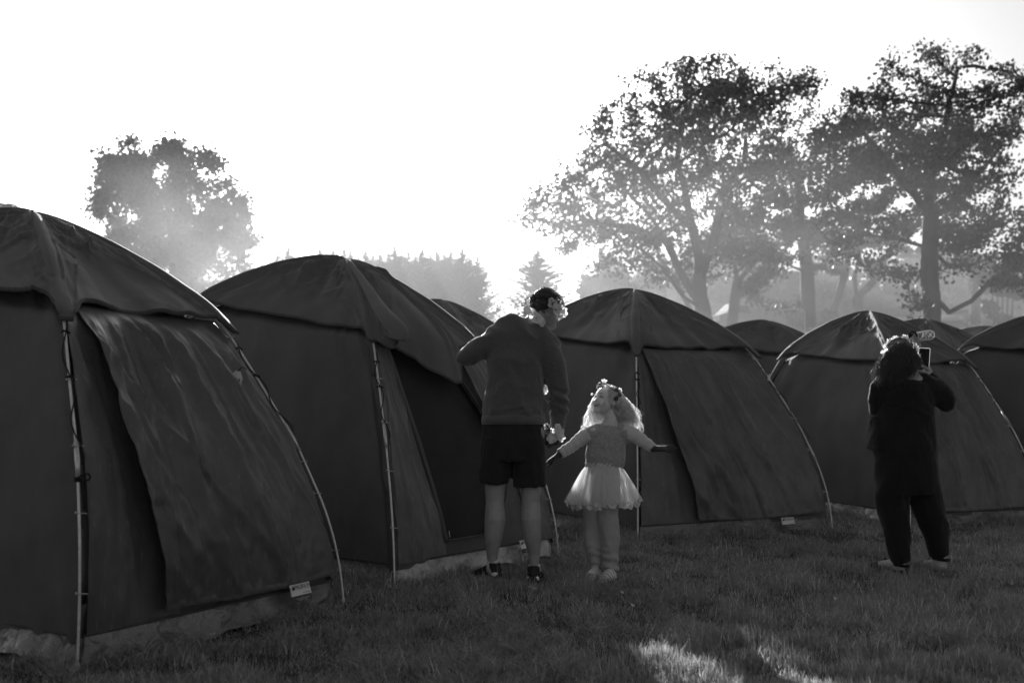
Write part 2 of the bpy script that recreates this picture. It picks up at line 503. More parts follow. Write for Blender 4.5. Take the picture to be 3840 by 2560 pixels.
    def fly(s, drape=None):
        n = 76 if s.detail > 1 else 26; m = 56 if s.detail > 1 else 20
        U = s.ugrid(n)
        te = t_of_z(s.edge_z(U)); v = np.linspace(0, 1, m) ** .9
        TT = te[:, None] + (1 - te[:, None]) * v[None, :]
        UU = np.repeat(U[:, None], m, 1)
        Pg = s.pos(UU, TT); N = normals(Pg, True)
        # crown faces up
        N[:, -2:] = (0, 0, 1)
        cd = s.cdist(UU, TT); L = (UU % 1) * s.sidelen(UU); z = t_z(TT); u = UU % 1
        ins = np.minimum(1, (1 - TT) * 9)
        d = .020 + .012 * np.exp(-(cd / .03) ** 2)
        d -= .055 * np.sin(np.pi * u) * np.sin(np.pi * np.clip((z - 1.5) / .7, 0, 1)) * ins
        i = UU.astype(int) * 13
        d += .028 * fbm(L * 1.7 + i, z * 2.4, None, s.seed + 1, 2) * ins * np.clip(cd * 6, 0, 1)
        # slack folds under the peak, sweeping across the panel
        fold = np.clip(ridge(L * 1.3 + i, z * 7.5 + 1.6 * np.sin(u * 3.1) + i, s.seed + 2) - .55, 0, 1)
        d += .060 * fold * sst(1.72, 2.0, z) * np.clip(cd * 5, 0, 1) * ins
        d += .026 * np.clip(ridge(L * 3.1 + i, z * 15 + 2.4 * np.sin(u * 3.1), s.seed + 9) - .5, 0, 1) * sst(1.85, 2.05, z) * np.clip(cd * 6, 0, 1) * ins
        # pulls fanning up and out of every corner tab
        fan = np.clip(ridge(cd * 10 / (np.maximum(z - 1.38, .1) * 2.2) + i, z * 1.2, s.seed + 3) - .45, 0, 1)
        d += .034 * fan * np.exp(-(cd / .32) ** 2) * (1 - sst(1.75, 2.05, z)) * np.clip(cd * 22, 0, 1)
        # small ripples along each pole
        d += .006 * ridge(cd * 22, z * 6 + i, s.seed + 4) * np.exp(-(cd / .15) ** 2) * np.clip(cd * 40, 0, 1)
        # hem lifts a little off the wall
        d += .012 * (1 - v[None, :]) ** 3 * (1 + vnoise(UU * 9, UU * 0, None, s.seed + 6))
        Pg = Pg + N * d[..., None]
        if drape is not None: Pg = drape(Pg, UU, TT, v, N)
        Pg[:, -1] = Pg[:, -1].mean(0)
        V = Pg.reshape(-1, 3); idx = np.arange(len(U) * m).reshape(len(U), m)
        Q = np.stack([idx, np.roll(idx, -1, 0), np.roll(np.roll(idx, -1, 0), -1, 1), np.roll(idx, -1, 1)], -1)[:, :-1].reshape(-1, 4)
        me = npmesh('roof_fly', V, Q)
        o = link('roof_fly', me, M['canvas'], s.top)
        # bound hem along the lower edge
        if s.detail > 1:
            mb = MB()
            inn = Pg[:, 0] - N[:, 0] * .004
            pts = np.stack([inn + np.array((0, 0, -.007)), Pg[:, 0] + N[:, 0] * .003 + np.array((0, 0, -.007)), Pg[:, 0] + N[:, 0] * .003 + np.array((0, 0, .010)), Pg[:, 1] * .4 + Pg[:, 0] * .6 + N[:, 0] * .0005], 1)
            mb.grid(pts, cyc=True)
            mb.build('hem', M['hem'], o)
        return o
    def skirt(s):
        n = 60 if s.detail > 1 else 16; m = 14
        U = s.ugrid(n); v = np.linspace(0, 1, m)
        UU, VV = np.meshgrid(U, v, indexing='ij')
        t = float(t_of_z(.135)) * np.ones_like(UU)
        Pg = s.pos(UU, t); Pt = s.pos(UU, t + .02)
        N = normals(Pt - 0 * Pg + np.stack([0 * VV, 0 * VV, VV * .1], -1), True)
        cd = s.cdist(UU, t); L = (UU % 1) * s.sidelen(UU); i = UU.astype(int) * 5
        peg = np.abs(np.mod(L / .62 + .5, 1) - .5) * .62
        lift = .040 * np.sin(np.pi * np.clip(cd / .30, 0, 1) * .5) * (1 - np.exp(-(peg / .10) ** 2)) + .010 * vnoise(L * 4 + i, L * 0, None, s.seed + 7)
        z0 = .135 - .05 * np.exp(-(cd / .18) ** 2) * 0
        z = z0 + (-.012 + lift - z0) * VV
        off = -.026 - .030 * np.exp(-(cd / .05) ** 2) * (1 - VV) + .05 * VV ** 1.6 * np.clip(cd * 8, .1, 1)
        cr = ridge(L * 9 + i, VV * 1.6 + L * 3, s.seed + 8) * np.where(UU < 1, 1, .25)
        off += .024 * cr * VV * np.clip(cd * 8, 0, 1) + .012 * fbm(L * 22 + i, VV * 3, None, s.seed + 9, 2) * VV
        Pg = Pg + N * off[..., None]; Pg[..., 2] = z + s.gz
        mb = MB(); mb.grid(Pg, cyc=True, flip=True)
        sk = mb.build('skirt', M['skirt'], s.top)
        if s.seed in (23,):
            sk.data.materials.append(M['sheet']); sk.data.polygons.foreach_set('material_index', [1 if (k // (m - 1)) < n else 0 for k in range(len(sk.data.polygons))])
        if s.detail > 1:
            mb = MB()
            a = s.pos(U, t[:, 0]); nn = N[:, 0]
            q = off[:, 0][:, None]
            a = a + nn * (q + .004)
            mb.grid(np.stack([a + np.array((0, 0, -.006)), a + nn * .003, a + np.array((0, 0, .008))], 1), cyc=True)
            mb.build('seam', M['hem'], sk)
        return sk
    def pole(s, i, clips=(), cord=None, ferr=(.95,), clipkind='ring', flipx=1):
        zs = np.concatenate([np.linspace(-.03, 1.5, 26), np.linspace(1.56, 2.1, 14)])
        t = t_of_z(np.maximum(zs, 0)); xy = s.corner(i, t)
        lf = s.lift(i, t); pts = [Vector((p[0], p[1], (z * s.k) + s.gz + l)) for p, z, l in zip(xy, zs, lf)]
        mb = MB(); mb.tube(pts, .0060, 8)
        po = mb.build('pole', M['pole'], s.top)
        def at(z):
            tt = np.array(float(t_of_z(z))); p = s.corner(i, tt); return Vector((p[0], p[1], z * s.k + s.gz + float(s.lift(i, tt))))
        for fz in ferr:
            mb = MB(); mb.tube([at(fz + .0), at(fz + .07), at(fz + .15)], [.0098, .0105, .0092], 10)
            mb.build('ferrule', M['ferrule'], po)
        mb = MB(); mb.tube([at(-.02), at(.03)], [.009, .009], 8); mb.build('pole_foot', M['ferrule'], po)
        # clips join pole and wall
        c = s.c[i]; inward = Vector((s.hub[0] - c[0], s.hub[1] - c[1], 0)).normalized()
        dirx = flipx
        for z in clips:
            o = bpy.data.objects.new('pole_clip', clip_mesh(clipkind)); COL.objects.link(o); o.parent = po
            o.location = at(z) - org(po) + (Vector((-.036 * dirx, 0, 0)) if clipkind == 'ring' else Vector((0, 0, 0)))
            o.rotation_euler = (0, 0, 0) if dirx > 0 else (0, 0, math.pi)
            o.rotation_euler[1] = .1 * math.sin(z * 20)
        if cord is not None:
            zt, zb, loopz = cord
            pts = []
            k = 60
            for q in range(k + 1):
                z = zt + (zb - zt) * q / k
                a = .017 * math.sin(q * .23 + 1) + .008 * math.sin(q * .09 + z * 3) + .006
                pts.append(at(z) + Vector((a, -.010 - .004 * math.sin(q * .3), 0)))
            mb = MB(); mb.tube(pts, .0034, 6)
            if loopz:
                b = at(loopz)
                pts = [b + Vector((.005, -.012, 0)), b + Vector((.02, -.02, .012)), b + Vector((.035, -.02, .022)), b + Vector((.052, -.018, .020)), b + Vector((.058, -.016, .006)), b + Vector((.048, -.014, -.006)),
                       b + Vector((.03, -.014, -.004)), b + Vector((.018, -.012, .0)), b + Vector((.02, -.012, -.03)), b + Vector((.026, -.012, -.07)), b + Vector((.032, -.014, -.125))]
                mb.tube(pts, .0045, 6); mb.tube([b + Vector((0, -.004, -.012)), b + Vector((0, -.004, .008))], .013, 8)
            for kz in (zt - .06, (zt + zb) / 2 + .05):
                b = at(kz); mb.tube([b + Vector((-.014, -.004, 0)), b + Vector((0, -.014, .003)), b + Vector((.016, -.006, 0)), b + Vector((.026, -.012, -.008))], .005, 6)
            mb.build('cord', M['cord'], po)
        return po
    def face(s, u, z, off):
        """world point on door side, with outward offset"""
        t = np.asarray(t_of_z(z)); Pp = s.pos(np.asarray(u, float) * .9999, t)
        du = s.pos(np.asarray(u) * .98 + .01, t) - s.pos(np.asarray(u) * .98, t); dt = s.pos(np.asarray(u) * .98, t + .01) - s.pos(np.asarray(u) * .98, t)
        n = np.cross(du, dt); n /= np.linalg.norm(n, axis=-1, keepdims=True)
        return Pp + n * np.asarray(off)[..., None]
    def flap(s, uL0, uL1, uR=.93, hem=.165, ztop=1.60, amp=1.0, name='door_flap', wave=1.0, lift=.05):
        nu, nv = 96, 70
        q = np.linspace(0, 1, nu); v = np.linspace(0, 1, nv)
        QQ, VV = np.meshgrid(q, v, indexing='ij')
        z = hem + (ztop - hem) * VV
        z = z - .012 * np.sin(QQ * 5 + s.seed) * (1 - VV) ** 2
        ul = uL0 + (uL1 - uL0) * (1 - VV) ** .85 + .006 * np.sin(VV * 9)
        uu = ul + (uR - ul) * QQ
        # folds fan out from the tie at the top near the left edge
        ang = (QQ * 1.0) / (0.25 + .75 * (1 - VV) + .12)
        x = uu * s.w
        xr = (uu - ul) * s.w
        R3 = lambda v_: np.clip(v_, 0, 1) ** 2.2
        fan = R3(ridge(xr * 4.4 + .5 * VV + 1.3 * s.seed, VV * .7, s.seed + 21))
        fan2 = R3(ridge(xr * 11 - .9 * VV, VV * 1.5, s.seed + 22))
        diag = R3(ridge(xr * 2.6 + z * 1.5, z * .6 - xr * .3, s.seed + 23))
        w = np.clip(VV * 5, 0, 1) * .5 + .5
        d = .004 + amp * (.070 * fan + .024 * fan2 + .030 * diag) * np.clip(1.25 - QQ, .12, 1) * w
        d += lift * np.exp(-(QQ / .16) ** 2) * np.sin(np.pi * np.clip(.1 + VV * .85, 0, 1)) * wave
        d += .004 * fbm(x * 30, z * 22, None, s.seed + 24, 2)
        d = (d - .006) * (1 - sst(.86, 1, VV)) * 1.0 - .012 * sst(.86, 1, VV)
        Pg = s.face(uu, z, d)
        mb = MB(); mb.grid(Pg, flip=True)
        o = mb.build(name, M['flap'], s.top)
        so = o.modifiers.new('thickness', 'SOLIDIFY'); so.thickness = .004; so.offset = 0
        # stitched bottom hem and side binding
        mb = MB()
        e = s.face(uu[:, :1] * np.ones(3), np.stack([z[:, 0] - .002, z[:, 0] + .014, z[:, 0] + .030], 1), d[:, :1] + np.array((.003, .006, .003)))
        mb.grid(e, flip=True)
        mb.build('hem', M['flap'], o)
        return o
    def door_panel(s, u0, u1, z0, z1, name='door_surround', off=-.018):
        nu, nv = 30, 60
        q = np.linspace(0, 1, nu); v = np.linspace(0, 1, nv); QQ, VV = np.meshgrid(q, v, indexing='ij'); zz = z0 + (z1 - z0) * VV
        f1 = u1(zz) if callable(u1) else u1; f0 = u0(zz) if callable(u0) else u0
        uu = f0 + (f1 - f0) * QQ; x = uu * s.w
        # follow the sag of the wall underneath
        d = off - .035 * np.sin(np.pi * uu) * np.sin(np.pi * np.clip(zz / 1.7, 0, 1)) + .012 * fbm(x * 1.6, zz * 1.2, None, s.seed, 3)
        d += .010 * np.clip(ridge(x * 9 + zz * 1.2, zz * 1.2, s.seed + 51), 0, 1) ** 2 + .003 * fbm(x * 26, zz * 9, None, s.seed + 52, 2)
        mb = MB(); mb.grid(s.face(uu, zz, d), flip=True); return mb.build(name, M['flap'], s.top)
    def maker_tag(s, u0, u1, z1=.165, h=.09, tilt=0.0):
        uc = (u0 + u1) / 2
        a = Vector(s.face(np.array(u0), np.array(z1), np.array(.028))); b = Vector(s.face(np.array(u1), np.array(z1), np.array(.028)))
        a.z = b.z = z1 + s.gz
        ex = (b - a); wd = ex.length; ex.normalize(); up = (Vector((0, 0, 1)) + Vector((-ex.y, ex.x, 0)) * .32).normalized(); nrm = ex.cross(up)
        c0 = (a + b) / 2 - up * h / 2 + nrm * .018
        R = Matrix((ex, up, nrm)).transposed().to_4x4()
        def slab(x0, x1, y0, y1, z0, z1_, mat_, nm, par):
            mb = MB(); nseg = 8
            Gd = []
            for zz in (z0, z1_):
                pass
            gx = np.linspace(x0, x1, nseg + 1)
            top = np.array([[(R.to_3x3() @ Vector((x, y, z1_ + .004 * math.sin(x * 30)))) + c0 for y in (y0, y1)] for x in gx])
            bot = np.array([[(R.to_3x3() @ Vector((x, y, z0 + .004 * math.sin(x * 30)))) + c0 for y in (y0, y1)] for x in gx])
            mb.grid(top); mb.grid(bot, flip=True)
            return mb.build(nm, mat_, par, smooth=False)
        tg = slab(-wd / 2, wd / 2, -h / 2 + h * .34, h / 2, 0, .001, M['tag'], 'maker_label', s.top)
        slab(-wd / 2 + .002, wd / 2 - .004, -h / 2, -h / 2 + h * .335, -.001, .0, M['tagdark'], 'address_strip', tg)
        def txt(tx, size, x, y, mm, nm, zz=.0056):
            text_mesh(tx, size, Matrix.Translation(c0 + R.to_3x3() @ Vector((x, y, zz))) @ R, nm, mm, tg)
        txt('PACKSON', wd * .185, wd * .10, h * .33, M['ink'], 'lettering')
        txt('126 CHURCH STREET', wd * .075, .0, -h * .335, M['tagtext'], 'address_line')
        txt('SOUTH AFRICA', wd * .075, .0, -h * .43, M['tagtext'], 'address_line')
        mb = MB()
        def quad(pts, zz=.0056):
            k = len(mb.v)
            for x, y in pts: mb.v.append(c0 + R.to_3x3() @ Vector((x, y, zz)))
            mb.f.append(tuple(range(k, k + len(pts))))
        lx = -wd * .37
        quad([(lx - .012, h * .20), (lx - .003, h * .17), (lx + .010, h * .22), (lx + .006, h * .32), (lx - .003, h * .43), (lx - .010, h * .33)])
        quad([(-wd * .25, h * .185), (wd * .46, h * .185), (wd * .46, h * .205), (-wd * .25, h * .205)])
        quad([(wd * .05, -h * .06), (wd * .46, -h * .06), (wd * .46, -h * .035), (wd * .05, -h * .035)])
        mb.build('emblem', M['ink'], tg, smooth=False)

# ---- first tent (left foreground)
GRP = 'canvas dome tents pitched in a row'
T1 = Tent('nearest dome tent at the left, closed crumpled door flap and number tag on its pole', (-1.785, 4.087), 59.07, 1.662, 3.13, 2.16, 11, rise=.45,
          hub=(-2.70, 5.605), poleA=([0, .3, .56, .9, 1.2, 1.5, 1.7, 2.2], [0, -.06, -.105, -.15, -.125, -.12, -.03, 0]),
          edge0=lambda u, e: e - .06 * np.exp(-((u - .05) / .05) ** 2) - .02 * np.exp(-((u - .8) / .2) ** 2))
T1.walls(); T1.fly(); T1.skirt()
T1.flap(.075, .262, uR=.97, hem=.172, amp=1.0, lift=.042)
T1.pole(0, clips=(1.22, .935, .66, .33), cord=(1.5, .86, .80), ferr=(.80,), clipkind='hook')
T1.pole(1, clips=(1.50, .80, .62, .30), cord=(1.5, .97, None), ferr=(.86,))
T1.pole(2); T1.pole(3)
T1.door_panel(.03, .34, .135, 1.56)
T1.maker_tag(.722, .808, z1=.168)
# ---- second tent (open door)
def hole2(U, z):
    u = U
    inside = (U < 1.0) & (z < 1.62)
    left = .13 + .175 * (1 - np.clip((z - .2) / 1.35, 0, 1)) ** .9
    # right edge a D curve
    right = .60 + .20 * np.sqrt(np.clip(1 - ((z - .95) / .75) ** 2, 0, 1))
    right = np.where(z > .95, .80 - .18 * np.clip((z - .95) / .65, 0, 1), right)
    bot = .235 + .55 * np.clip((u - .50) / .30, 0, 1) ** 2.2
    return inside & (u > left) & (u < right) & (z > bot)
T2 = Tent('second dome tent from the left, doorway open under a thrown back canvas sheet', (-.706, 5.993), 52.83, 1.742, 3.13, 2.197, 23, hub=(-1.27, 7.51), rise=.5,
          edge0=lambda u, e: np.interp(u, [0, .035, .09, .30, .52, .60, .66, .74, .9, 1], [1.50, 1.52, 1.50, 1.36, 1.235, 1.22, 1.30, 1.50, 1.56, 1.50]))
def drape2(Pg, UU, TT, v, N):
    u = UU; s0 = (UU < 1.0)
    b = np.where(s0, np.exp(-((u - .42) / .26) ** 2), 0)
    low = (1 - np.clip(v, 0, 1))[None, :] ** 1.2
    # bulge over the rolled door, hem rolled back under
    off = b * .075 * np.sin(np.pi * np.clip(low * 1.02, 0, 1) ** .8) + b * .05 * low
    Pg = Pg + N * off[..., None]
    f = np.where(s0, np.exp(-((u - .56 - .05 * v[None, :]) / .018) ** 2) * .03 + np.exp(-((u - .70) / .012) ** 2) * .018, 0) * np.minimum(1, (1 - TT) * 6)
    return Pg + N * f[..., None]
T2.walls(hole=hole2); T2.fly(drape=drape2); T2.skirt()
T2.pole(0, clips=(1.28, 1.0, .70, .36), cord=(1.45, .90, None), ferr=(.84,), clipkind='hook')
T2.pole(1, clips=(1.1, .80, .42), ferr=(.9,)); T2.pole(2); T2.pole(3)
T2.door_panel(.03, lambda z: .125 + .175 * (1 - np.clip((z - .2) / 1.35, 0, 1)) ** .9, .135, 1.5)
T2.door_panel(.82, .985, .135, 1.5)
T2.maker_tag(.70, .775, z1=.16)
# insect screen behind the doorway
nu, nv = 30, 30
q = np.linspace(.06, .90, nu); v = np.linspace(.17, 1.66, nv); QQ, VV = np.meshgrid(q, v, indexing='ij')
mb = MB(); mb.grid(T2.face(QQ, VV, -.095 - .02 * vnoise(QQ * 4, VV * 3, None, 5)), flip=True)
mb.build('insect_screen', M['mesh'], T2.top)
# zip edge round the opening
lf = [Vector(T2.face(np.array(.13 + .175 * (1 - min(1, max(0, (z - .2) / 1.35))) ** .9), np.array(z), np.array(-.026))) for z in np.linspace(1.6, .225, 30)]
mb = MB(); mb.tube(lf, (.014, .006), 6); mb.build('zip', M['wall'], T2.top)
zp = []
for z in np.linspace(1.55, .95, 10): zp.append(Vector(T2.face(np.array(.80 - .18 * max(0, (z - .95) / .65)), np.array(z), np.array(-.024))))
for a in np.linspace(.0, 1, 14)[1:]:
    uu_ = .80 - .3 * a; z_ = .235 + .55 * max(0, (uu_ - .50) / .30) ** 2.2
    z_ = min(z_, .95)
    zp.append(Vector(T2.face(np.array(uu_), np.array(z_ - .0), np.array(-.024))))
for a in np.linspace(0, 1, 5)[1:]: zp.append(Vector(T2.face(np.array(.5 - .2 * a), np.array(.232), np.array(-.024))))
mb = MB(); mb.tube(zp, (.011, .005), 6); mb.build('zip', M['hem'], T2.top)
mb = MB(); b_ = Vector(T2.face(np.array(.30), np.array(.26), np.array(.0)))
mb.tube([b_ + Vector((0, 0, .035)), b_ + Vector((.004, -.006, .01)), b_ + Vector((.006, -.008, -.006))], [.004, .003, .006], 6); mb.build('zip_pull', M['steel'], T2.top)
# narrow side strip of the unzipped door hanging at the right of the opening
nu, nv = 12, 40
q = np.linspace(0, 1, nu); v = np.linspace(0, 1, nv); QQ, VV = np.meshgrid(q, v, indexing='ij')
zz = .95 + .62 * VV; uu = .70 + .10 * QQ + .05 * (1 - VV)
mb = MB(); mb.grid(T2.face(uu, zz, .012 + .02 * np.sin(QQ * 7 + VV * 3)), flip=True); mb.build('rolled_door', M['flap'], T2.top)
# heavy fold of canvas looping beside the front pole
path = [P(1305, 975, 7.3), P(1345, 1030, 7.0), P(1385, 1090, 6.72), P(1425, 1160, 6.45), P(1462, 1205, 6.28), P(1492, 1235, 6.18), P(1506, 1262, 6.12), P(1500, 1284, 6.08), P(1478, 1292, 6.07), P(1452, 1283, 6.08), P(1430, 1262, 6.11)]
mb = MB(); Gd = []
for k, p in enumerate(path):
    f_ = k / (len(path) - 1); w_ = .010 + .040 * math.sin(math.pi * min(1, f_ * 1.15) * .8) ** 1.5
    t_ = (path[min(k + 1, len(path) - 1)] - path[max(k - 1, 0)]).normalized()
    a_, b2_ = frame(t_, Vector((1, -.1, .45)))
    row = []
    for th in np.linspace(-.5, 4.2, 17):
        rr = w_ * (1 - .09 * th / 4)
        row.append(p + a_ * rr * math.cos(th) * 1.1 + b2_ * rr * .5 * math.sin(th) + Vector((0, -.02, 0)))
    Gd.append(row)
mb.grid(np.array(Gd)); o = mb.build('canvas_fold', M['canvas'], T2.top)
sb = o.modifiers.new('s', 'SUBSURF'); sb.levels = 2; sb.render_levels = 2
so = o.modifiers.new('t', 'SOLIDIFY'); so.thickness = .004
# ---- third tent (centre)
T3 = Tent('dome tent behind the girl, closed smooth door flap with two hook loops', (1.0135, 8.016), 28.6, 2.166, 3.3, 2.26, 37, hub=(1.215, 9.90))
T3.walls(); T3.fly(); T3.skirt()
T3.flap(.045, .285, uR=.97, hem=.150, amp=.9, lift=.018)
T3.pole(0, clips=(1.0, .78, .50), cord=(1.42, 1.10, None), ferr=(.9,), clipkind='hook')
T3.pole(1, clips=(1.52, .98, .70, .33), cord=(1.5, .8, None), ferr=(.6,)); T3.pole(2); T3.pole(3)
T3.door_panel(.025, .34, .135, 1.56)
T3.maker_tag(.70, .765, z1=.135)
# ---- fourth tent
T4 = Tent('dome tent behind the woman in black', (3.668, 9.16), 16, 1.5, 3.3, 2.15, 44, rise=.3)
T4.walls(); T4.fly(); T4.skirt()
T4.flap(.10, .16, uR=.97, hem=.155, amp=1.0, lift=.03)
T4.pole(0, clips=(1.2, .8, .4), clipkind='hook'); T4.pole(1, clips=(1.45, 1.2, .95, .7, .4), cord=(1.5, .8, None)); T4.pole(2); T4.pole(3)
# ---- fifth tent at the right edge
T5 = Tent('dome tent cut off by the right edge, beyond the tent behind the woman', (6.66, 9.66), 38, 1.6, 3.1, 2.2, 53)
T5.walls(); T5.fly(); T5.skirt()
for k in range(4): T5.pole(k)
# ---- tents of the row behind
BG = 'dome tents of the row behind'
for lab, hub, hz, ang, sd in (
        ('dome tent roof showing between the crumpled left tent and the open tent', (-2.95, 11.4), 2.36, 55, 61),
        ('dome tent pitched directly behind the girl\'s tent', (1.95, 14.1), 2.22, 40, 66),  # added, hidden from the camera; keeps sun off the grass near the woman
        ('dome tent roof rising behind the man and the open tent', (-.84, 12.1), 2.33, 50, 62),
        ('dome tent roof in the dip right of the girl\'s tent', (3.86, 15.0), 2.08, 50, 63),
        ('dome tent roof just beyond the phone, pale road behind it', (6.75, 16.2), 2.10, 25, 64),
        ('smallest farthest dome tent roof, tip against the pale road', (10.6, 22.0), 1.75, 30, 65)):
    a = math.radians(ang); e1 = np.array((math.cos(a), math.sin(a))); e2 = np.array((-e1[1], e1[0])); w_, w2_ = 1.75, 3.1
    A_ = np.array(hub) - e1 * w_ / 2 - e2 * w2_ / 2
    gz_ = float(ground_h(*hub)) - .03
    tt = Tent(lab, A_, ang, w_, w2_, hz, sd, gz=gz_, group=BG)
    tt.detail = 2; tt.walls(); tt.fly(); tt.detail = 1; tt.skirt()
    for k in range(4): tt.pole(k, ferr=())
# number tags hanging on poles
def number_tag(T, i, z, s=1.0, rot=0.0, txt='324', label=''):
    p = T.corner(i, np.array(float(t_of_z(z)))); c = Vector((p[0], p[1], z * T.k)) + Vector((-.040 * s, -.21, -.035))
    R = Matrix.Rotation(math.radians(rot), 4, 'Z') @ Matrix.Rotation(math.radians(90), 4, 'X') @ Matrix.Rotation(-.12, 4, 'Z')
    t = thing('number_tag', c, label, 'number tag')
    mb = MB(); out = [(-.032, -.03), (.03, -.042), (.036, .0), (.020, .036), (-.004, .042), (-.034, .012)]
    for zz in (0, .002):
        for x, y in out: mb.v.append(c + R.to_3x3() @ Vector((x * s, y * s, zz)))
    n = len(out); mb.f.append(tuple(range(n))[::-1]); mb.f.append(tuple(range(n, 2 * n)))
    for k in range(n): mb.f.append((k, (k + 1) % n, n + (k + 1) % n, n + k))
    mb.build('plate', M['tag'], t, smooth=False)
    if txt: text_mesh(txt, .034 * s, Matrix.Translation(c + R.to_3x3() @ Vector((-.002 * s, -.012 * s, .0026))) @ R, 'digits', M['ink'], t)
    mb = MB(); mb.tube([c + Vector((.006, -.003, .034)) * s, c + Vector((.03, .0, .06)) * s, c + Vector((.05, .02, .05)) * s], .0028, 6); mb.build('tie', M['cord'], t)
number_tag(T1, 1, 1.30, 1.0, -8, '324', 'white plastic tag reading 324 tied to the leftmost tent pole')
number_tag(T3, 1, 1.38, .75, 50, '', 'small blank pale tag tied to the pole of the girl\'s tent')
# pegs
def peg(x, y, label):
    c = Vector((x, y, float(ground_h(x, y))))
    mb = MB(); mb.tube([c + Vector((0, 0, -.04)), c + Vector((0, 0, .03)), c + Vector((.006, .0, .045)), c + Vector((.016, .0, .045)), c + Vector((.02, 0, .030))], .004, 6)
    tag(mb.build('tent_peg', M['steel']), label, 'tent peg', 'steel tent pegs along the skirts')
q_ = T1.face(np.array(.385), np.array(.13), np.array(.07)); peg(q_[0], q_[1], 'bright steel peg at the skirt below the crumpled door flap')
q_ = T2.face(np.array(.72), np.array(.13), np.array(.10)); peg(q_[0], q_[1], 'ringed steel peg at the skirt between the man\'s feet')
print('tents', time.time() - T0)

# ------------------------------------------------------------------ people
def fingers(mb, wrist, palm_dir, up, width=.08, length=.18, curl=.3, spread=.25, thumb=1, s=1.0, thumb_out=.8):
    """palm + five separate fingers. palm_dir: along hand, up: back-of-hand normal"""
    f = Vector(palm_dir).normalized(); n = Vector(up); n = (n - f * n.dot(f)).normalized(); r = f.cross(n)
    L = length * s; W = width * s
    pc = wrist + f * L * .5
    mb.tube([wrist - f * .01, wrist + f * L * .12, wrist + f * L * .30, wrist + f * L * .48], [(W * .32, W * .24), (W * .38, W * .22), (W * .50, W * .20), (W * .50, W * .16)], 12, side=r, round_=True)
    lens = [.40, .46, .43, .33]; 
    for k in range(4):
        x = (k - 1.5) / 1.5
        root = wrist + f * L * (.46 - .03 * abs(x)) + r * (x * W * .40)
        d = (f + r * x * spread).normalized(); ax = d.cross(n)
        pts = [root]; cur = d; ln = L * lens[k]
        for j, fr in enumerate((.45, .32, .23)):
            cur = (cur - n * (curl * (1 + .25 * k) * (.8 + .4 * j))).normalized()
            pts.append(pts[-1] + cur * ln * fr)
        rr = .0088 * s * (.92 if k in (0, 3) else 1)
        mb.tube(pts, [rr, rr * .97, rr * .88, rr * .72], 8, round_=True)
    tb = wrist + f * L * .12 + r * (-thumb * W * .34)
    d = (f * .75 - r * thumb * thumb_out - n * .25).normalized()
    p1 = tb + d * L * .22; p2 = p1 + (d + f * .4 - n * .2).normalized() * L * .18; p3 = p2 + (d * .5 + f * .8 - n * .3).normalized() * L * .13
    mb.tube([tb, p1, p2, p3], [.0125 * s, .0105 * s, .0095 * s, .0075 * s], 8, round_=True)

def foldf(seed, amp, fx=9, fz=5, fine=0):
    def f(co):
        d = amp * (ridge(co[:, 0] * fx + co[:, 2] * 2 + co[:, 1] * 3, co[:, 2] * fz + co[:, 1] * fx * .6, seed) - .5)
        if fine: d = d + fine * fbm(co[:, 0] * 60, co[:, 1] * 60, co[:, 2] * 60, seed + 3, 2)
        return d
    return f

def flower_mesh(mb, c, n, r, petals=5, cup=.35, seed=0, wide=.5, notch=0.0):
    rg = random.Random(seed); n = Vector(n).normalized(); a, b = frame(n)
    ph = rg.random() * 6
    for k in range(petals):
        th = ph + 2 * math.pi * k / petals + rg.uniform(-.1, .1); d = a * math.cos(th) + b * math.sin(th); s_ = n.cross(d)
        L = r * rg.uniform(.85, 1.1); cu = cup * rg.uniform(.5, 1.4); tw = rg.uniform(-.25, .25)
        G = []
        for i in range(6):
            t = i / 5; w = r * wide * math.sin(math.pi * min(.97, t * .86 + .08)) ** .8
            row = []
            for j in (-1, -.5, 0, .5, 1):
                q = c + d * (L * t) + s_ * (w * j) + n * (cu * r * t * t + .12 * r * j * j * math.sin(3 * t) + tw * r * j * t)
                row.append(q)
            G.append(row)
        mb.grid(np.array(G))
def add_flower(par, c, n, r, m='petal', petals=5, seed=0, cup=.35, wide=.5, center='greypetal', name='flower'):
    mb = MB(); flower_mesh(mb, Vector(c), n, r, petals, cup, seed, wide); nf = len(mb.f)
    n_ = Vector(n).normalized(); mb.ell(Vector(c) + n_ * r * .08, r * .17, n=8, m=5)
    o = mb.build(name, M[m], par); o.data.materials.append(M[center])
    o.data.polygons.foreach_set('material_index', [0] * nf + [1] * (len(mb.f) - nf))
    return o

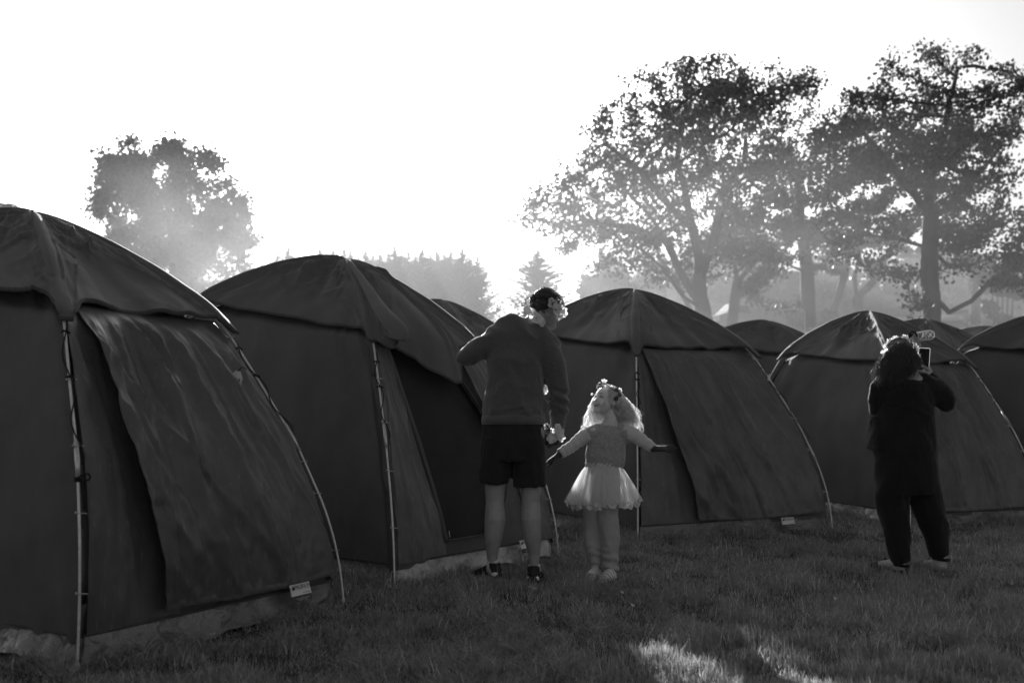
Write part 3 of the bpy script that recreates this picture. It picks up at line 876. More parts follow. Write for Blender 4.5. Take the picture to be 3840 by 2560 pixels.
def strands(roots, ends, ctrl, name, m, par, width=.0022, wave=.01, seg=12, seed=0, wf=3.0, jit=.01):
    """ribbons flowing root -> ctrl -> end"""
    rg = np.random.default_rng(seed); N = len(roots)
    t = np.linspace(0, 1, seg + 1)[None, :, None]
    R, C_, E_ = [np.asarray(a, float)[:, None, :] for a in (roots, ctrl, ends)]
    Pt = (1 - t) ** 2 * R + 2 * t * (1 - t) * C_ + t ** 2 * E_
    ph = rg.uniform(0, 6.28, (N, 1)); fr = wf * rg.uniform(.7, 1.4, (N, 1)); am = wave * rg.uniform(.2, 1.3, (N, 1))
    tt = t[..., 0]
    Pt[..., 0] += am * tt * np.sin(ph + fr * tt * 6.28); Pt[..., 1] += am * .8 * tt * np.cos(ph * 1.7 + fr * tt * 6.28); Pt[..., 2] += am * .4 * tt * np.sin(ph * 2.3 + fr * tt * 6)
    Pt += rg.normal(0, jit, (N, 1, 3)) * tt[..., None] ** 1.5
    T = np.gradient(Pt, axis=1); side = np.cross(T, rg.normal(0, 1, (N, 1, 3)) + np.array((0, -1.2, 0))); side /= np.linalg.norm(side, axis=-1, keepdims=True) + 1e-9
    w = width * (1 - .75 * tt ** 2)[..., None] * rg.uniform(.6, 1.3, (N, 1, 1))
    A = Pt - side * w / 2; B = Pt + side * w / 2
    V = np.stack([A, B], 2).reshape(-1, 3)
    b = (np.arange(N) * (seg + 1) * 2)[:, None] + (np.arange(seg) * 2)[None, :]
    Q = np.stack([b, b + 1, b + 3, b + 2], -1).reshape(-1, 4)
    return link(name, npmesh(name, V, Q), M[m], par)

# ---- MAN, seen from behind, head bowed towards the girl
D = 6.13
def mp(px, py, dd=0.0): return P(px, py, D + dd)
man = thing('person', (P(1925, 2183, D).x, D, 0), 'standing person seen from behind in a grey sweater and dark shorts, head bowed', 'person')
mb = MB()
mb.tube([mp(1925, 1600), mp(1928, 1500), mp(1932, 1400), mp(1938, 1310), mp(1950, 1255)], [(.15, .10), (.145, .10), (.15, .10), (.17, .10), (.13, .09)], 16, side=(1, 0, 0), round_=True)
hc = mp(2042, 1152, .05)                      # head
mb.tube([mp(1960, 1275), mp(1985, 1235, .01), mp(2018, 1195, .02), mp(2035, 1160, .04)], [.085, .068, .062, .06], 14, round_=True)
mb.ell(hc, (.077, .095, .108), Matrix.Rotation(math.radians(10), 3, 'Y') @ Matrix.Rotation(math.radians(-25), 3, 'X'))
mb.ell(mp(2058, 1190, .05), (.055, .07, .062))            # jaw
mb.tube([mp(2066, 1205, .07), mp(2072, 1222, .08)], [.034, .026], 10, round_=True)   # chin
mb.ell(mp(2092, 1176, .12), (.014, .02, .018))           # nose, just showing past the cheek
mb.ell(mp(2088, 1202, .11), (.014, .018, .012))
# ear
mb.ell(mp(2061, 1173, -.035), (.012, .018, .033), Matrix.Rotation(.35, 3, 'Y'))
# legs
for (hx, kx, ax_, kn, kd, an) in (((1868), 1856, 1846, 1880, 0, 2105), (1985, 1990, 2003, 1878, 0, 2125)):
    mb.tube([mp(hx, 1620), mp(hx, 1720), mp(kx, 1830), mp(kx, 1880), mp(kx + 1, 1945, -.012), mp((kx + ax_) / 2 - 1, 2010, -.005), mp(ax_, 2070, .01), mp(ax_, an, .012), mp(ax_, an + 35, .01)],
            [(.095, .10), (.085, .09), (.066, .068), (.057, .062), (.066, .074), (.056, .066), (.038, .045), (.031, .038), (.036, .045)], 14, side=(1, 0, 0), round_=True)
# arms
L_sh, L_el, L_wr = mp(1845, 1268), mp(1745, 1338, .02), mp(1800, 1285, .30)
R_sh, R_el, R_wr = mp(2068, 1300), mp(2098, 1475, .02), mp(2090, 1590, .10)
mb.tube([L_sh, L_el], [.055, .045], 12, round_=True); mb.tube([L_el, L_wr], [.044, .03], 12, round_=True)
mb.tube([R_sh, R_el], [.055, .042], 12, round_=True); mb.tube([R_el, R_wr], [.042, .028], 12, round_=True)
fingers(mb, R_wr, Vector((-.30, .10, -.8)), Vector((.9, -.35, -.2)), curl=.42, thumb=-1, spread=.12)
fingers(mb, L_wr, Vector((.5, .7, .4)), Vector((-.2, -.3, .9)), curl=.35, thumb=1)
# feet
mb.blob('body', M['skin'], man, .0055, 7)
# sweater
mb = MB()
mb.tube([mp(1925, 1566), mp(1926, 1540), mp(1926, 1490), mp(1928, 1420), mp(1930, 1350), mp(1938, 1300), mp(1945, 1262), mp(1955, 1225), mp(1968, 1200)],
        [(.194, .143), (.197, .146), (.190, .135), (.180, .13), (.182, .13), (.200, .125), (.190, .115), (.145, .10), (.095, .085)], 24, side=(1, 0, 0), round_=False)
mb.tube([mp(1955, 1250), mp(1900, 1250), mp(1858, 1268)], [(.095, .10), (.09, .09), (.075, .08)], 14, side=(0, 1, 0), round_=True)
mb.tube([mp(1960, 1250), mp(2025, 1265), mp(2058, 1300)], [(.09, .10), (.088, .09), (.075, .08)], 14, side=(0, 1, 0), round_=True)
mb.tube([mp(1868, 1272), mp(1815, 1298), mp(1762, 1328, .01), mp(1738, 1343, .02)], [.086, .078, .070, .058], 16, round_=True)
mb.tube([mp(1740, 1340, .03), mp(1770, 1315, .14), mp(1796, 1288, .27)], [.062, .056, .045], 14, round_=True)
mb.tube([mp(2050, 1305), mp(2076, 1370), mp(2090, 1440, .01), mp(2096, 1490, .02), mp(2096, 1550, .06), mp(2091, 1598, .09)], [.088, .075, .067, .062, .056, .045], 16, round_=True)
# blouse over the ribbing at the right hip
mb.tube([mp(1995, 1500), mp(2030, 1530)], [.07, .05], 12, round_=True)
def swf(co):
    p = co; d = foldf(71, .010, 7, 6)(co)
    d += .008 * np.clip(ridge(co[:, 0] * 3 - co[:, 2] * 14, co[:, 0] * 2, 77) - .2, 0, 1) * np.exp(-((co[:, 2] - P(0, 1530, D).z) / .06) ** 2)
    d += .008 * np.sin(co[:, 2] * 95 + co[:, 0] * 40) * (co[:, 0] > P(2062, 0, D).x) * (co[:, 2] < P(0, 1450, D).z)
    return d
mb.blob('sweater', M['sweater'], man, .009, 5, fold=lambda co: swf(co) * sst(P(0, 1580, D).z, P(0, 1540, D).z, co[:, 2]))
mb = MB(); mb.tube([mp(1925, 1590), mp(1925, 1575), mp(1925, 1556)], [(.194, .143), (.197, .146), (.194, .143)], 40, side=(1, 0, 0))
mb.build('ribbed_hem', M['sweater'], man)
# shorts: hips and two open legs
mb = MB()
mb.tube([mp(1922, 1560), mp(1922, 1600), mp(1920, 1680), mp(1920, 1725)], [(.182, .13), (.192, .14), (.205, .145), (.205, .14)], 24, side=(1, 0, 0))
mb.tube([mp(1868, 1640), mp(1860, 1720), mp(1853, 1780), mp(1850, 1812)], [(.105, .135), (.103, .128), (.098, .118), (.096, .112)], 18, side=(1, 0, 0))
mb.tube([mp(1975, 1640), mp(1983, 1720), mp(1985, 1780), mp(1986, 1824)], [(.105, .135), (.103, .128), (.102, .118), (.101, .114)], 18, side=(1, 0, 0))
mb.blob('shorts', M['shorts'], man, .009, 4, fold=foldf(75, .008, 8, 3))
# socks, shoes
for sx, (cx, cy), toe in ((0, (1847, 2112), None), (1, (2004, 2128), None)):
    mb = MB(); mb.tube([mp(cx, cy - 14, .012), mp(cx, cy, .012), mp(cx, cy + 30, .01)], [.036, .038, .042], 16); mb.build('sock', M['sock'], man)
def shoe(par, heel, toe, hgt=.075, w=.042, mname='shoe', solem='sole', sole_part=True, voxel=.005):
    heel, toe = Vector(heel), Vector(toe); f = (toe - heel); L = f.length; f.normalize(); s_ = Vector((f.y, -f.x, 0)); z = Vector((0, 0, 1))
    mb = MB()
    mb.tube([heel + f * L * a + z * h for a, h in ((.02, .045), (.16, .05), (.36, .045), (.6, .036), (.82, .026), (.96, .02))],
            [(w * .72, .040), (w * .84, .046), (w * .88, .040), (w, .028), (w * .92, .020), (w * .55, .014)], 16, side=s_, round_=True)
    mb.tube([heel + f * L * .14 + z * .04, heel + f * L * .13 + z * (hgt + .012)], [(w * .92, w * .92), (w * .9, w * 1.05)], 14, side=s_)
    mb.blob('shoe', M[mname], par, voxel, 4)
    mb = MB()
    mb.tube([heel + f * L * a + z * h for a, h in ((-.04, .022), (.12, .014), (.4, .010), (.75, .009), (1.0, .012))], [(w * .8, .024), (w * 1.02, .017), (w * .95, .012), (w * 1.1, .012), (w * .6, .010)], 14, side=s_, round_=True)
    sl = mb.build('sole', M['shoe'], par)
    mb = MB(); mb.ell(heel + f * L * .02 + z * .026, (w * .96, w * .80, .024), Matrix((s_, f, z)).transposed(), 16, 10); mb.build('heel_cap', M[solem], sl)
shoe(man, P(1866, 2168, D - .02), P(1775, 2160, D + .13), hgt=.085)
shoe(man, P(1998, 2185, D - .08), P(2022, 2165, D + .17), hgt=.085)
# hair
hr = Matrix.Rotation(math.radians(12), 3, 'Y') @ Matrix.Rotation(math.radians(-25), 3, 'X')
mb = MB(); mb.ell(hc + Vector((-.003, -.006, .020)), (.083, .100, .100), hr, 28, 20)
hb = mb
def clipband(mb, keep):
    nv_ = []; mp_ = {}; nf = []
    for f in mb.f:
        c = sum((mb.v[i] for i in f), Vector()) / len(f)
        if keep(c):
            nf.append(f)
    mb.f = nf; return mb
clipband(mb, lambda c: (c - hc).z > -.030 + .25 * (c - hc).x)
hm = mb.mesh('hair')
n_ = len(hm.vertices); co = np.empty(n_ * 3, np.float32); hm.vertices.foreach_get('co', co); co = co.reshape(-1, 3)
dv = co - np.array(hc); dv /= np.linalg.norm(dv, axis=1)[:, None]
co += dv * (.005 * fbm(co[:, 0] * 70, co[:, 1] * 70, co[:, 2] * 90, 5, 2))[:, None]
hm.vertices.foreach_set('co', co.ravel()); hm.update()
hair_m = link('hair', hm, M['hair'], man)
so = hair_m.modifiers.new('t', 'SOLIDIFY'); so.thickness = .006
rg = np.random.default_rng(3); N = 1500
dirs = rg.normal(0, 1, (N, 3)); dirs /= np.linalg.norm(dirs, axis=1)[:, None]
hrm = np.array(hr)
roots = np.array(hc + Vector((-.003, -.006, .020))) + (dirs * np.array((.083, .100, .100))) @ hrm.T
k_ = (roots - np.array(hc))[:, 2] > -.032 + .25 * (roots - np.array(hc))[:, 0]
roots, dr = roots[k_], dirs[k_] @ hrm.T
ends = roots + dr * .010 + np.array((.012, -.010, -.016)) * rg.uniform(.3, 1.6, (len(roots), 1)); 
strands(roots - dr * .004, ends, roots + dr * .014, 'short_strands', 'hair', hair_m, .0022, .002, 4, 1, 1, .003)

# flower crown on the man

ctr = hc + Vector((.0, .0, .025)); an_ = Matrix.Rotation(math.radians(14), 3, 'Y') @ Matrix.Rotation(math.radians(-14), 3, 'X')
def ringp(th, rx=.092, ry=.108): return ctr + an_ @ Vector((rx * math.cos(th), ry * math.sin(th), 0))
mb = MB(); pts = [ringp(t) + Vector((0, 0, .006 * math.sin(t * 7))) for t in np.linspace(0, 2 * math.pi, 41)]
mb.tube(pts, .005, 6, cap=False)
for k in range(3): mb.tube([p + Vector((0, -.004, (k - 1) * .012 + .006 * math.sin(i * 1.3 + k * 2))) for i, p in enumerate(pts)], .0032, 5, cap=False)
crown = mb.build('flower_crown', M['darkleaf'], man)
for k, (px, py, dd, nx_, nz_, r_, m_) in enumerate(((1978, 1118, -.02, -.9, .5, .030, 'petal'), (1972, 1136, -.03, -1, .1, .034, 'petal'), (1962, 1148, 0, -1, -.1, .030, 'petal'), (2070, 1142, -.10, .5, .1, .040, 'petal'), (2084, 1158, -.09, .6, -.4, .035, 'petal'),
        (2103, 1160, -.05, .9, .1, .035, 'petal'), (2098, 1120, -.03, .7, .6, .030, 'greypetal'), (2085, 1108, -.02, .5, .9, .026, 'greypetal'), (2110, 1172, -.02, .9, -.2, .032, 'petal'), (2095, 1186, -.04, .7, -.6, .026, 'petal'), (2108, 1138, -.02, .9, .3, .025, 'greypetal'), (2056, 1120, -.09, .2, .3, .026, 'darkleaf'))):
    add_flower(crown, mp(px, py, dd + .05), Vector((nx_, -.6, nz_)), r_, m_, 5, 100 + k, .5, .55, 'darkleaf')
mb = MB(); rgq = random.Random(5)
for k in range(26):
    b = mp(rgq.uniform(2080, 2104), rgq.uniform(1112, 1150), rgq.uniform(-.03, .03)); d = Vector((rgq.uniform(.1, 1), rgq.uniform(-1, .3), rgq.uniform(-.2, 1))).normalized()
    mb.tube([b, b + d * .016, b + d * .028 + Vector((rgq.uniform(-.008, .008), 0, rgq.uniform(-.006, .01)))], [.0015, .0012, .002], 4)
mb.build('stamens', M['greypetal'], crown)
# lei round the neck
lei = thing('flower_garland', mp(1990, 1230, .1), 'pale flower garland hanging round the neck of the person in the grey sweater', 'garland')
mb = MB(); pts = [mp(1930, 1193, .08), mp(1955, 1185, .0), mp(1985, 1190, -.07), mp(2012, 1205, -.085), mp(2040, 1228, -.06), mp(2060, 1250, .05), mp(2055, 1300, .16), mp(2045, 1420, .19), mp(2035, 1500, .18)]
mb.tube(pts, .003, 5); mb.build('string', M['cord'], lei)
for k, (px, py, dd, r_, nn) in enumerate(((1938, 1185, .03, .028, (-.3, -.4, 1)), (1952, 1176, .0, .026, (-.2, -.5, 1)), (1975, 1170, -.09, .036, (-.4, -1, .4)), (1992, 1172, -.10, .034, (0, -1, .5)), (2010, 1192, -.11, .036, (-.2, -1, .1)),
        (2020, 1200, -.11, .032, (.2, -1, .2)), (2032, 1210, -.09, .024, (.3, -1, -.2)), (2041, 1448, .15, .03, (.1, -1, .2)), (2042, 1462, .15, .026, (.2, -1, -.2)))):
    add_flower(lei, mp(px, py, dd), nn, r_, 'petal', 5, 130 + k, .4, .6)
mb = MB(); c = mp(2057, 1194, -.075)
for k in range(6):
    a = k * math.pi / 3 + .2; q = c + Vector((math.cos(a) * .0095, -.004, math.sin(a) * .0115)); mb.ell(q, (.0052, .003, .0062), Matrix.Rotation(-a, 3, 'Y'), 8, 5)
ear = tag(mb.build('flower_earring', M['greypetal']), 'six petalled flower shaped earring at the bowed head', 'earring')
# garland held in the right hand
held = thing('flower_garland', mp(2080, 1620, .05), 'white flower garland held in the lowered right hand beside the dark shorts', 'garland')
for k, (px, py, dd, r_, m_, nn) in enumerate(((2083, 1628, -.03, .040, 'petal', (0, -1, -.1)), (2095, 1622, -.03, .034, 'petal', (.6, -1, .2)), (2072, 1640, -.02, .036, 'petal', (-.3, -1, -.4)), (2102, 1640, -.01, .028, 'petal', (.8, -.8, -.3)),
        (2052, 1600, .06, .024, 'greypetal', (-.6, -1, .2)), (2060, 1622, .04, .026, 'darkleaf', (-.6, -1, 0)), (2050, 1640, .05, .024, 'darkleaf', (-.6, -1, -.3)), (2090, 1600, -.02, .022, 'petal', (.3, -1, .6)), (2078, 1652, .02, .030, 'darkleaf', (0, -1, -.5)), (2058, 1662, .04, .03, 'darkleaf', (-.3, -1, -.5)))):
    add_flower(held, mp(px, py, dd), nn, r_, m_, 5, 150 + k, .45, .6)
mb = MB(); mb.tube([mp(2052, 1595, .05), mp(2065, 1618, .02), mp(2085, 1635, -.01), mp(2070, 1660, .03)], .0035, 5); mb.build('string', M['cord'], held)
print('man', time.time() - T0)

# ---- GIRL
D2 = 6.36
def gp(px, py, dd=0.0): return P(px, py, D2 + dd)
girl = thing('person', (gp(2265, 2165).x, D2, 0), 'smiling child with long fair hair and tutu, arms stretched wide', 'person')
fwd = Vector((-.80, -.57, .20)).normalized(); up0 = Vector((.14, .02, 1)); up0 = (up0 - fwd * up0.dot(fwd)).normalized(); rt = fwd.cross(up0)    # rt = her own right... image-left side
HC = gp(2275, 1500)
def hl(a, b, c): return HC + rt * a + fwd * b + up0 * c
RH = Matrix((rt, fwd, up0)).transposed()
mb = MB()
mb.ell(hl(0, -.008, .018), (.069, .086, .078), RH, 20, 14)
mb.ell(hl(0, .022, -.030), (.055, .060, .066), RH, 18, 12)
mb.ell(hl(0, .060, -.078), (.024, .022, .020), RH)      # chin
mb.ell(hl(.030, .052, -.030), (.026, .026, .026), RH); mb.ell(hl(-.030, .052, -.030), (.026, .026, .026), RH)   # cheeks raised in the smile
mb.tube([hl(0, .074, .008), hl(0, .080, -.005), hl(0, .084, -.016)], [.006, .0075, .0105], 10, round_=True)
mb.ell(hl(.009, .076, -.019), (.0065, .008, .006), RH); mb.ell(hl(-.009, .076, -.019), (.0065, .008, .006), RH)
mb.ell(hl(.068, -.004, -.008), (.010, .016, .025), RH); mb.ell(hl(-.068, -.004, -.008), (.010, .016, .025), RH)
mb.tube([hl(0, -.015, -.05), gp(2290, 1570, .01), gp(2288, 1610, .01)], [.045, .040, .045], 14, round_=True)
mb.tube([gp(2285, 1600), gp(2278, 1650), gp(2270, 1740), gp(2265, 1800)], [(.06, .045), (.085, .06), (.085, .06), (.085, .065)], 14, side=(1, 0, 0), round_=True)
lw, rw = gp(2095, 1705, -.05), gp(2452, 1682, -.06)
mb.tube([gp(2200, 1640), gp(2145, 1672, -.02), lw], [.036, .030, .021], 10, round_=True)
mb.tube([gp(2360, 1632), gp(2410, 1658, -.03), rw], [.036, .030, .021], 10, round_=True)
mb.tube([gp(2228, 1800, .02), gp(2222, 1920, .03), gp(2225, 2040, .03), gp(2232, 2130, .03)], [.05, .036, .030, .024], 12, round_=True)
mb.tube([gp(2282, 1800, -.01), gp(2280, 1920, -.02), gp(2287, 2050, -.02), gp(2290, 2145, -.02)], [.05, .038, .032, .026], 12, round_=True)
mb.tube([gp(2232, 2135), gp(2218, 2148, -.12)], [(.028, .02), (.028, .014)], 10, round_=True)
mb.tube([gp(2288, 2150), gp(2262, 2160, -.13)], [(.028, .02), (.028, .014)], 10, round_=True)
body = mb.blob('body', M['childskin'], girl, .0035, 5)
# face
def face_arc(pts, r, m, nm, flat=None):
    mb = MB(); mb.tube([hl(*p) for p in pts], r, 7, round_=False); return mb.build(nm, M[m], body)
for sx in (1, -1):
    face_arc([(sx * .016, .0765, .008), (sx * .024, .077, .0125), (sx * .034, .072, .012), (sx * .042, .064, .0065)], [.0016, .0022, .0022, .0016], 'mouth', 'eye')
    face_arc([(sx * .018, .077, .005), (sx * .028, .075, .004), (sx * .038, .068, .005)], [.001, .0014, .001], 'brow', 'lower_eyelid')
    face_arc([(sx * .014, .083, .026), (sx * .026, .081, .031), (sx * .041, .070, .027)], [.0015, .0024, .0012], 'brow', 'eyebrow')
mo = []
for a in np.linspace(0, 2 * math.pi, 21)[:-1]:
    x = .027 * math.cos(a); z = -.0465 + .011 * math.sin(a) * (1 if math.sin(a) < 0 else .45) + .010 * (abs(math.cos(a)) ** 1.6); y = .0825 - 13 * x * x
    mo.append((x, y, z))
mb = MB(); k = 0
mb.v += [hl(*p) for p in mo]; mb.v.append(hl(0, .080, -.047))
for i in range(20): mb.f.append((i, (i + 1) % 20, 20))
mb.build('mouth', M['mouth'], body)
face_arc(mo + [mo[0]], .0030, 'lips', 'lips')
mb = MB()
for i, x in enumerate(np.linspace(-.017, .017, 7)):
    mb.ell(hl(x, .0835 - 13 * x * x, -.0445 + 10 * x * x), (.0026, .0018, .0042), RH, 8, 6)
mb.build('teeth', M['teeth'], body)
mb = MB(); rgq = random.Random(8)       # face paint on the cheek
for i in range(11):
    mb.ell(hl(-.050 + rgq.uniform(-.012, .012), .0605 + rgq.uniform(-.002, .003), -.022 + rgq.uniform(-.013, .012)), (.0030, .0022, .0022), RH, 6, 5)
mb.build('cheek_paint', M['lips'], body)
# top: fleece panel and jersey sleeves
mb = MB()
mb.tube([gp(2268, 1748), gp(2270, 1715), gp(2275, 1670), gp(2282, 1630), gp(2286, 1606), gp(2289, 1588)], [(.120, .090), (.130, .098), (.124, .092), (.116, .084), (.085, .070), (.048, .046)], 24, side=(1, 0, 0))
mb.tube([gp(2215, 1632), gp(2345, 1628)], [.062, .064], 12, round_=True); mb.tube([gp(2288, 1600), gp(2220, 1626)], [.040, .055], 12, round_=True); mb.tube([gp(2288, 1600), gp(2350, 1622)], [.040, .055], 12, round_=True)
mb.blob('fleece_top', M['fleece'], girl, .006, 6, fold=foldf(91, .006, 14, 8, .0012))
for A_, B_, C_, D_, nm in ((gp(2235, 1628), gp(2186, 1640, -.01), gp(2140, 1676, -.03), gp(2098, 1702, -.05), 1), (gp(2335, 1618), gp(2385, 1635, -.02), gp(2420, 1660, -.04), gp(2448, 1680, -.06), 2)):
    mb = MB(); mb.tube([A_, B_, (B_ + C_) / 2, C_, D_], [.058, .048, .042, .038, .031], 18, round_=False)
    ax = (D_ - A_).normalized()
    def sf(co, ax=np.array(ax), A_=np.array(A_)):
        s_ = (co - A_) @ ax
        return .0020 * np.sin(s_ * 150 + 3 * fbm(co[:, 0] * 9, co[:, 1] * 9, co[:, 2] * 9, 3, 2)) * sst(.05, .13, s_) + .004 * fbm(co[:, 0] * 14, co[:, 1] * 14, co[:, 2] * 14, 4, 2)
    mb.blob('sleeve', M['jersey'], girl, .005, 4, fold=sf)
mb = MB(); mb.tube([gp(2288, 1596), gp(2289, 1585), gp(2290, 1578)], [(.064, .058), (.052, .048), (.046, .044)], 24, side=(1, 0, 0), cap=False); mb.build('collar', M['jersey'], girl)
# gloves
mb = MB(); mb.tube([lw + Vector((.02, 0, .012)), lw], [.024, .022], 10, round_=True)
fingers(mb, lw, Vector((-.70, -.25, -.42)), Vector((-.25, .2, .9)), width=.062, length=.135, curl=.14, spread=.42, thumb=-1, s=1.15, thumb_out=1.1)
mb.blob('glove', M['glove'], girl, .0035, 3)
mb = MB(); mb.tube([rw - Vector((.02, 0, -.008)), rw], [.024, .022], 10, round_=True)
fingers(mb, rw, Vector((.95, -.25, .04)), Vector((-.1, -.35, .9)), width=.066, length=.14, curl=.07, spread=.5, thumb=1, s=1.12, thumb_out=1.0)
mb.blob('glove', M['glove'], girl, .0035, 3)
# trousers
mb = MB()
mb.tube([gp(2262, 1745), gp(2262, 1800), gp(2258, 1850)], [(.10, .08), (.115, .09), (.12, .092)], 20, side=(1, 0, 0))
mb.tube([gp(2228, 1830, .02), gp(2220, 1920, .03), gp(2222, 2010, .03), gp(2228, 2075, .03), gp(2234, 2110, .03)], [(.070, .078), (.066, .07), (.062, .064), (.052, .056), (.040, .044)], 18, side=(1, 0, 0))
mb.tube([gp(2286, 1830, -.02), gp(2278, 1920, -.02), gp(2286, 2010, -.02), gp(2290, 2080, -.02), gp(2291, 2138, -.02)], [(.074, .08), (.073, .075), (.067, .07), (.057, .06), (.048, .050)], 18, side=(1, 0, 0))
def tf(co):
    z = co[:, 2]; return .0065 * np.sin(z * 100 + 4 * vnoise(co[:, 0] * 12, z * 8, co[:, 1] * 12, 3)) * (1 - sst(.10, .26, z)) + .006 * (ridge(co[:, 0] * 9 + z * 5, z * 3, 8) - .5)
mb.blob('trousers', M['jogger'], girl, .0055, 4, fold=tf)
# tutu: several layers of net with a ruffled waistband
for ly in range(4):
    nU, nV = 150, 16; U = np.linspace(0, 2 * np.pi, nU, endpoint=False); V_ = np.linspace(0, 1, nV)
    UU, VV = np.meshgrid(U, V_, indexing='ij')
    top = np.array(gp(2262, 1742)); 
    rr = .098 + (.098 + .009 * ly) * VV ** .70 + .004 * ly * VV
    fold = 1 + (.03 + .075 * VV) * np.sin(UU * (17 + 3 * ly) + 2.5 * vnoise(np.cos(UU) * 2, np.sin(UU) * 2, None, ly) * 2) + .05 * VV * vnoise(np.cos(UU) * 6, np.sin(UU) * 6, VV * 2, 10 + ly)
    rr = rr * fold
    hh = (.282 - .012 * ly) * VV * (1 + .05 * vnoise(np.cos(UU) * 4, np.sin(UU) * 4, None, 20 + ly)) + .01 * VV * np.cos(UU - 2.6)
    Gq = np.stack([top[0] + rr * np.cos(UU) * (1.0), top[1] + rr * np.sin(UU) * .92, top[2] - hh], -1)
    # hem curls under
    Gq[:, -1, 0] = top[0] + (Gq[:, -2, 0] - top[0]) * .97; Gq[:, -1, 1] = top[1] + (Gq[:, -2, 1] - top[1]) * .97; Gq[:, -1, 2] = Gq[:, -2, 2] - .006
    mb = MB(); mb.grid(Gq, cyc=True, flip=True); sk_ = mb.build('tutu_layer', M['tulle'], girl)
    if ly == 1:
        mb = MB(); rq = random.Random(4)
        for k in range(150):
            i = rq.randrange(nU); j = rq.choice([nV - 2, nV - 3, nV - 2]); q = Vector(Gq[i, j]); n_ = Vector((q.x - top[0], q.y - top[1], rq.uniform(-.03, .03)))
            flower_mesh(mb, q + n_.normalized() * .006, n_, rq.uniform(.012, .022), 4, .4, k, .6)
        mb.build('hem_petals', M['petal'], sk_)
nU = 160; U = np.linspace(0, 2 * np.pi, nU, endpoint=False); UU, VV = np.meshgrid(U, np.linspace(-1, 1, 5), indexing='ij')
rr = .104 + .008 * np.sin(UU * 24 + 2 * VV) * (.4 + abs(VV)) + .006 * (1 - VV ** 2)
mb = MB(); mb.grid(np.stack([top[0] + rr * np.cos(UU) * 1.02, top[1] + rr * np.sin(UU) * .84, top[2] + .002 - .014 * VV + .003 * np.sin(UU * 13)], -1), cyc=True, flip=True)
mb.build('ruffled_waistband', M['ruffle'], girl)
# sandals
for heel, toe in ((gp(2240, 2140, .03), gp(2208, 2152, -.14)), (gp(2300, 2152, -.02), gp(2258, 2166, -.19))):
    heel.z = .0; toe.z = .0; f = (toe - heel); L = f.length; f.normalize(); s_ = Vector((f.y, -f.x, 0)); z = Vector((0, 0, 1))
    mb = MB(); mb.tube([heel + z * .012, heel + f * L * .5 + z * .011, toe + z * .013], [(.030, .013), (.033, .012), (.030, .012)], 14, side=s_, round_=True)
    sd = mb.build('sandal', M['sole'], girl)
    mb = MB(); mb.tube([heel + f * .01 + z * .035, heel + f * L * .35 + z * .045, heel + f * L * .7 + z * .032, toe + z * .022], [(.026, .024), (.031, .030), (.031, .022), (.022, .012)], 14, side=s_, round_=True)
    mb.build('sock', M['whitesock'], sd)
    for a, h_, w_ in ((.25, .062, .034), (.42, .058, .037), (.60, .048, .038), (.78, .036, .034)):
        mb = MB(); arc = [heel + f * (L * a + .008 * math.sin(t)) + s_ * (w_ * math.cos(t)) + z * (.012 + h_ * math.sin(t)) for t in np.linspace(0, math.pi, 11)]
        mb.tube(arc, (.0085, .003), 6, side=f); mb.build('strap', M['sandal'], sd)
# hair
rg = np.random.default_rng(21); N = 5200
dirs = rg.normal(0, 1, (N, 3)); dirs /= np.linalg.norm(dirs, axis=1)[:, None]
k_ = (dirs[:, 2] > -.15) & ~((dirs[:, 1] > .42) & (dirs[:, 2] < .80) & (np.abs(dirs[:, 0]) < .62)) & ~((dirs[:, 1] > .62) & (dirs[:, 2] < .6)) ; dirs = dirs[k_]
RHn = np.array(RH)
loc = dirs * np.array((.073, .090, .083)) + np.array((0, -.008, .018))
roots = np.array(HC) + loc @ RHn.T
wd = dirs @ RHn.T
side = np.sign(dirs[:, 0] + rg.normal(0, .12, len(dirs)))     # +: image left
n_ = len(roots)
eL = np.array(gp(2200, 1622, -.03)); eR = np.array(gp(2385, 1595, .02))
u1 = rg.uniform(0, 1, (n_, 1))
wx = wd[:, 0] * 1.0 + rg.normal(0, .22, n_); fr_ = np.clip((wx + .95) / 1.9, 0, 1)
fr_ = np.where((fr_ > .30) & (fr_ < .60) & (wd[:, 1] < .1), np.where(fr_ < .42, .22, .70), fr_)[:, None]
ends = eL * (1 - fr_) + eR * fr_ + np.array((0, .085, .02)) * np.sin(np.pi * fr_)
ends[:, 2] += rg.uniform(-.04, .05, n_); ends += rg.normal(0, .014, (n_, 3))
ctrl = roots * .62 + ends * .38 + wd * np.array((.030, .035, .0)) + np.array((0, 0, .010))
hb_ = MB(); hb_.ell(hl(0, -.014, .022), (.073, .088, .082), RH, 28, 20)
clipband(hb_, lambda c: ((c - HC).dot(fwd) < .035 - .3 * max(0, .05 - (c - HC).dot(up0)) or (c - HC).dot(up0) > .085) and (c - HC).dot(up0) > -.045)
hairg = hb_.build('hair', M['blond'], girl); so = hairg.modifiers.new('t', 'SOLIDIFY'); so.thickness = .003
strands(roots, ends, ctrl, 'long_strands', 'blond', hairg, .0030, .024, 20, 2, 2.6, .014)
# girl's crown

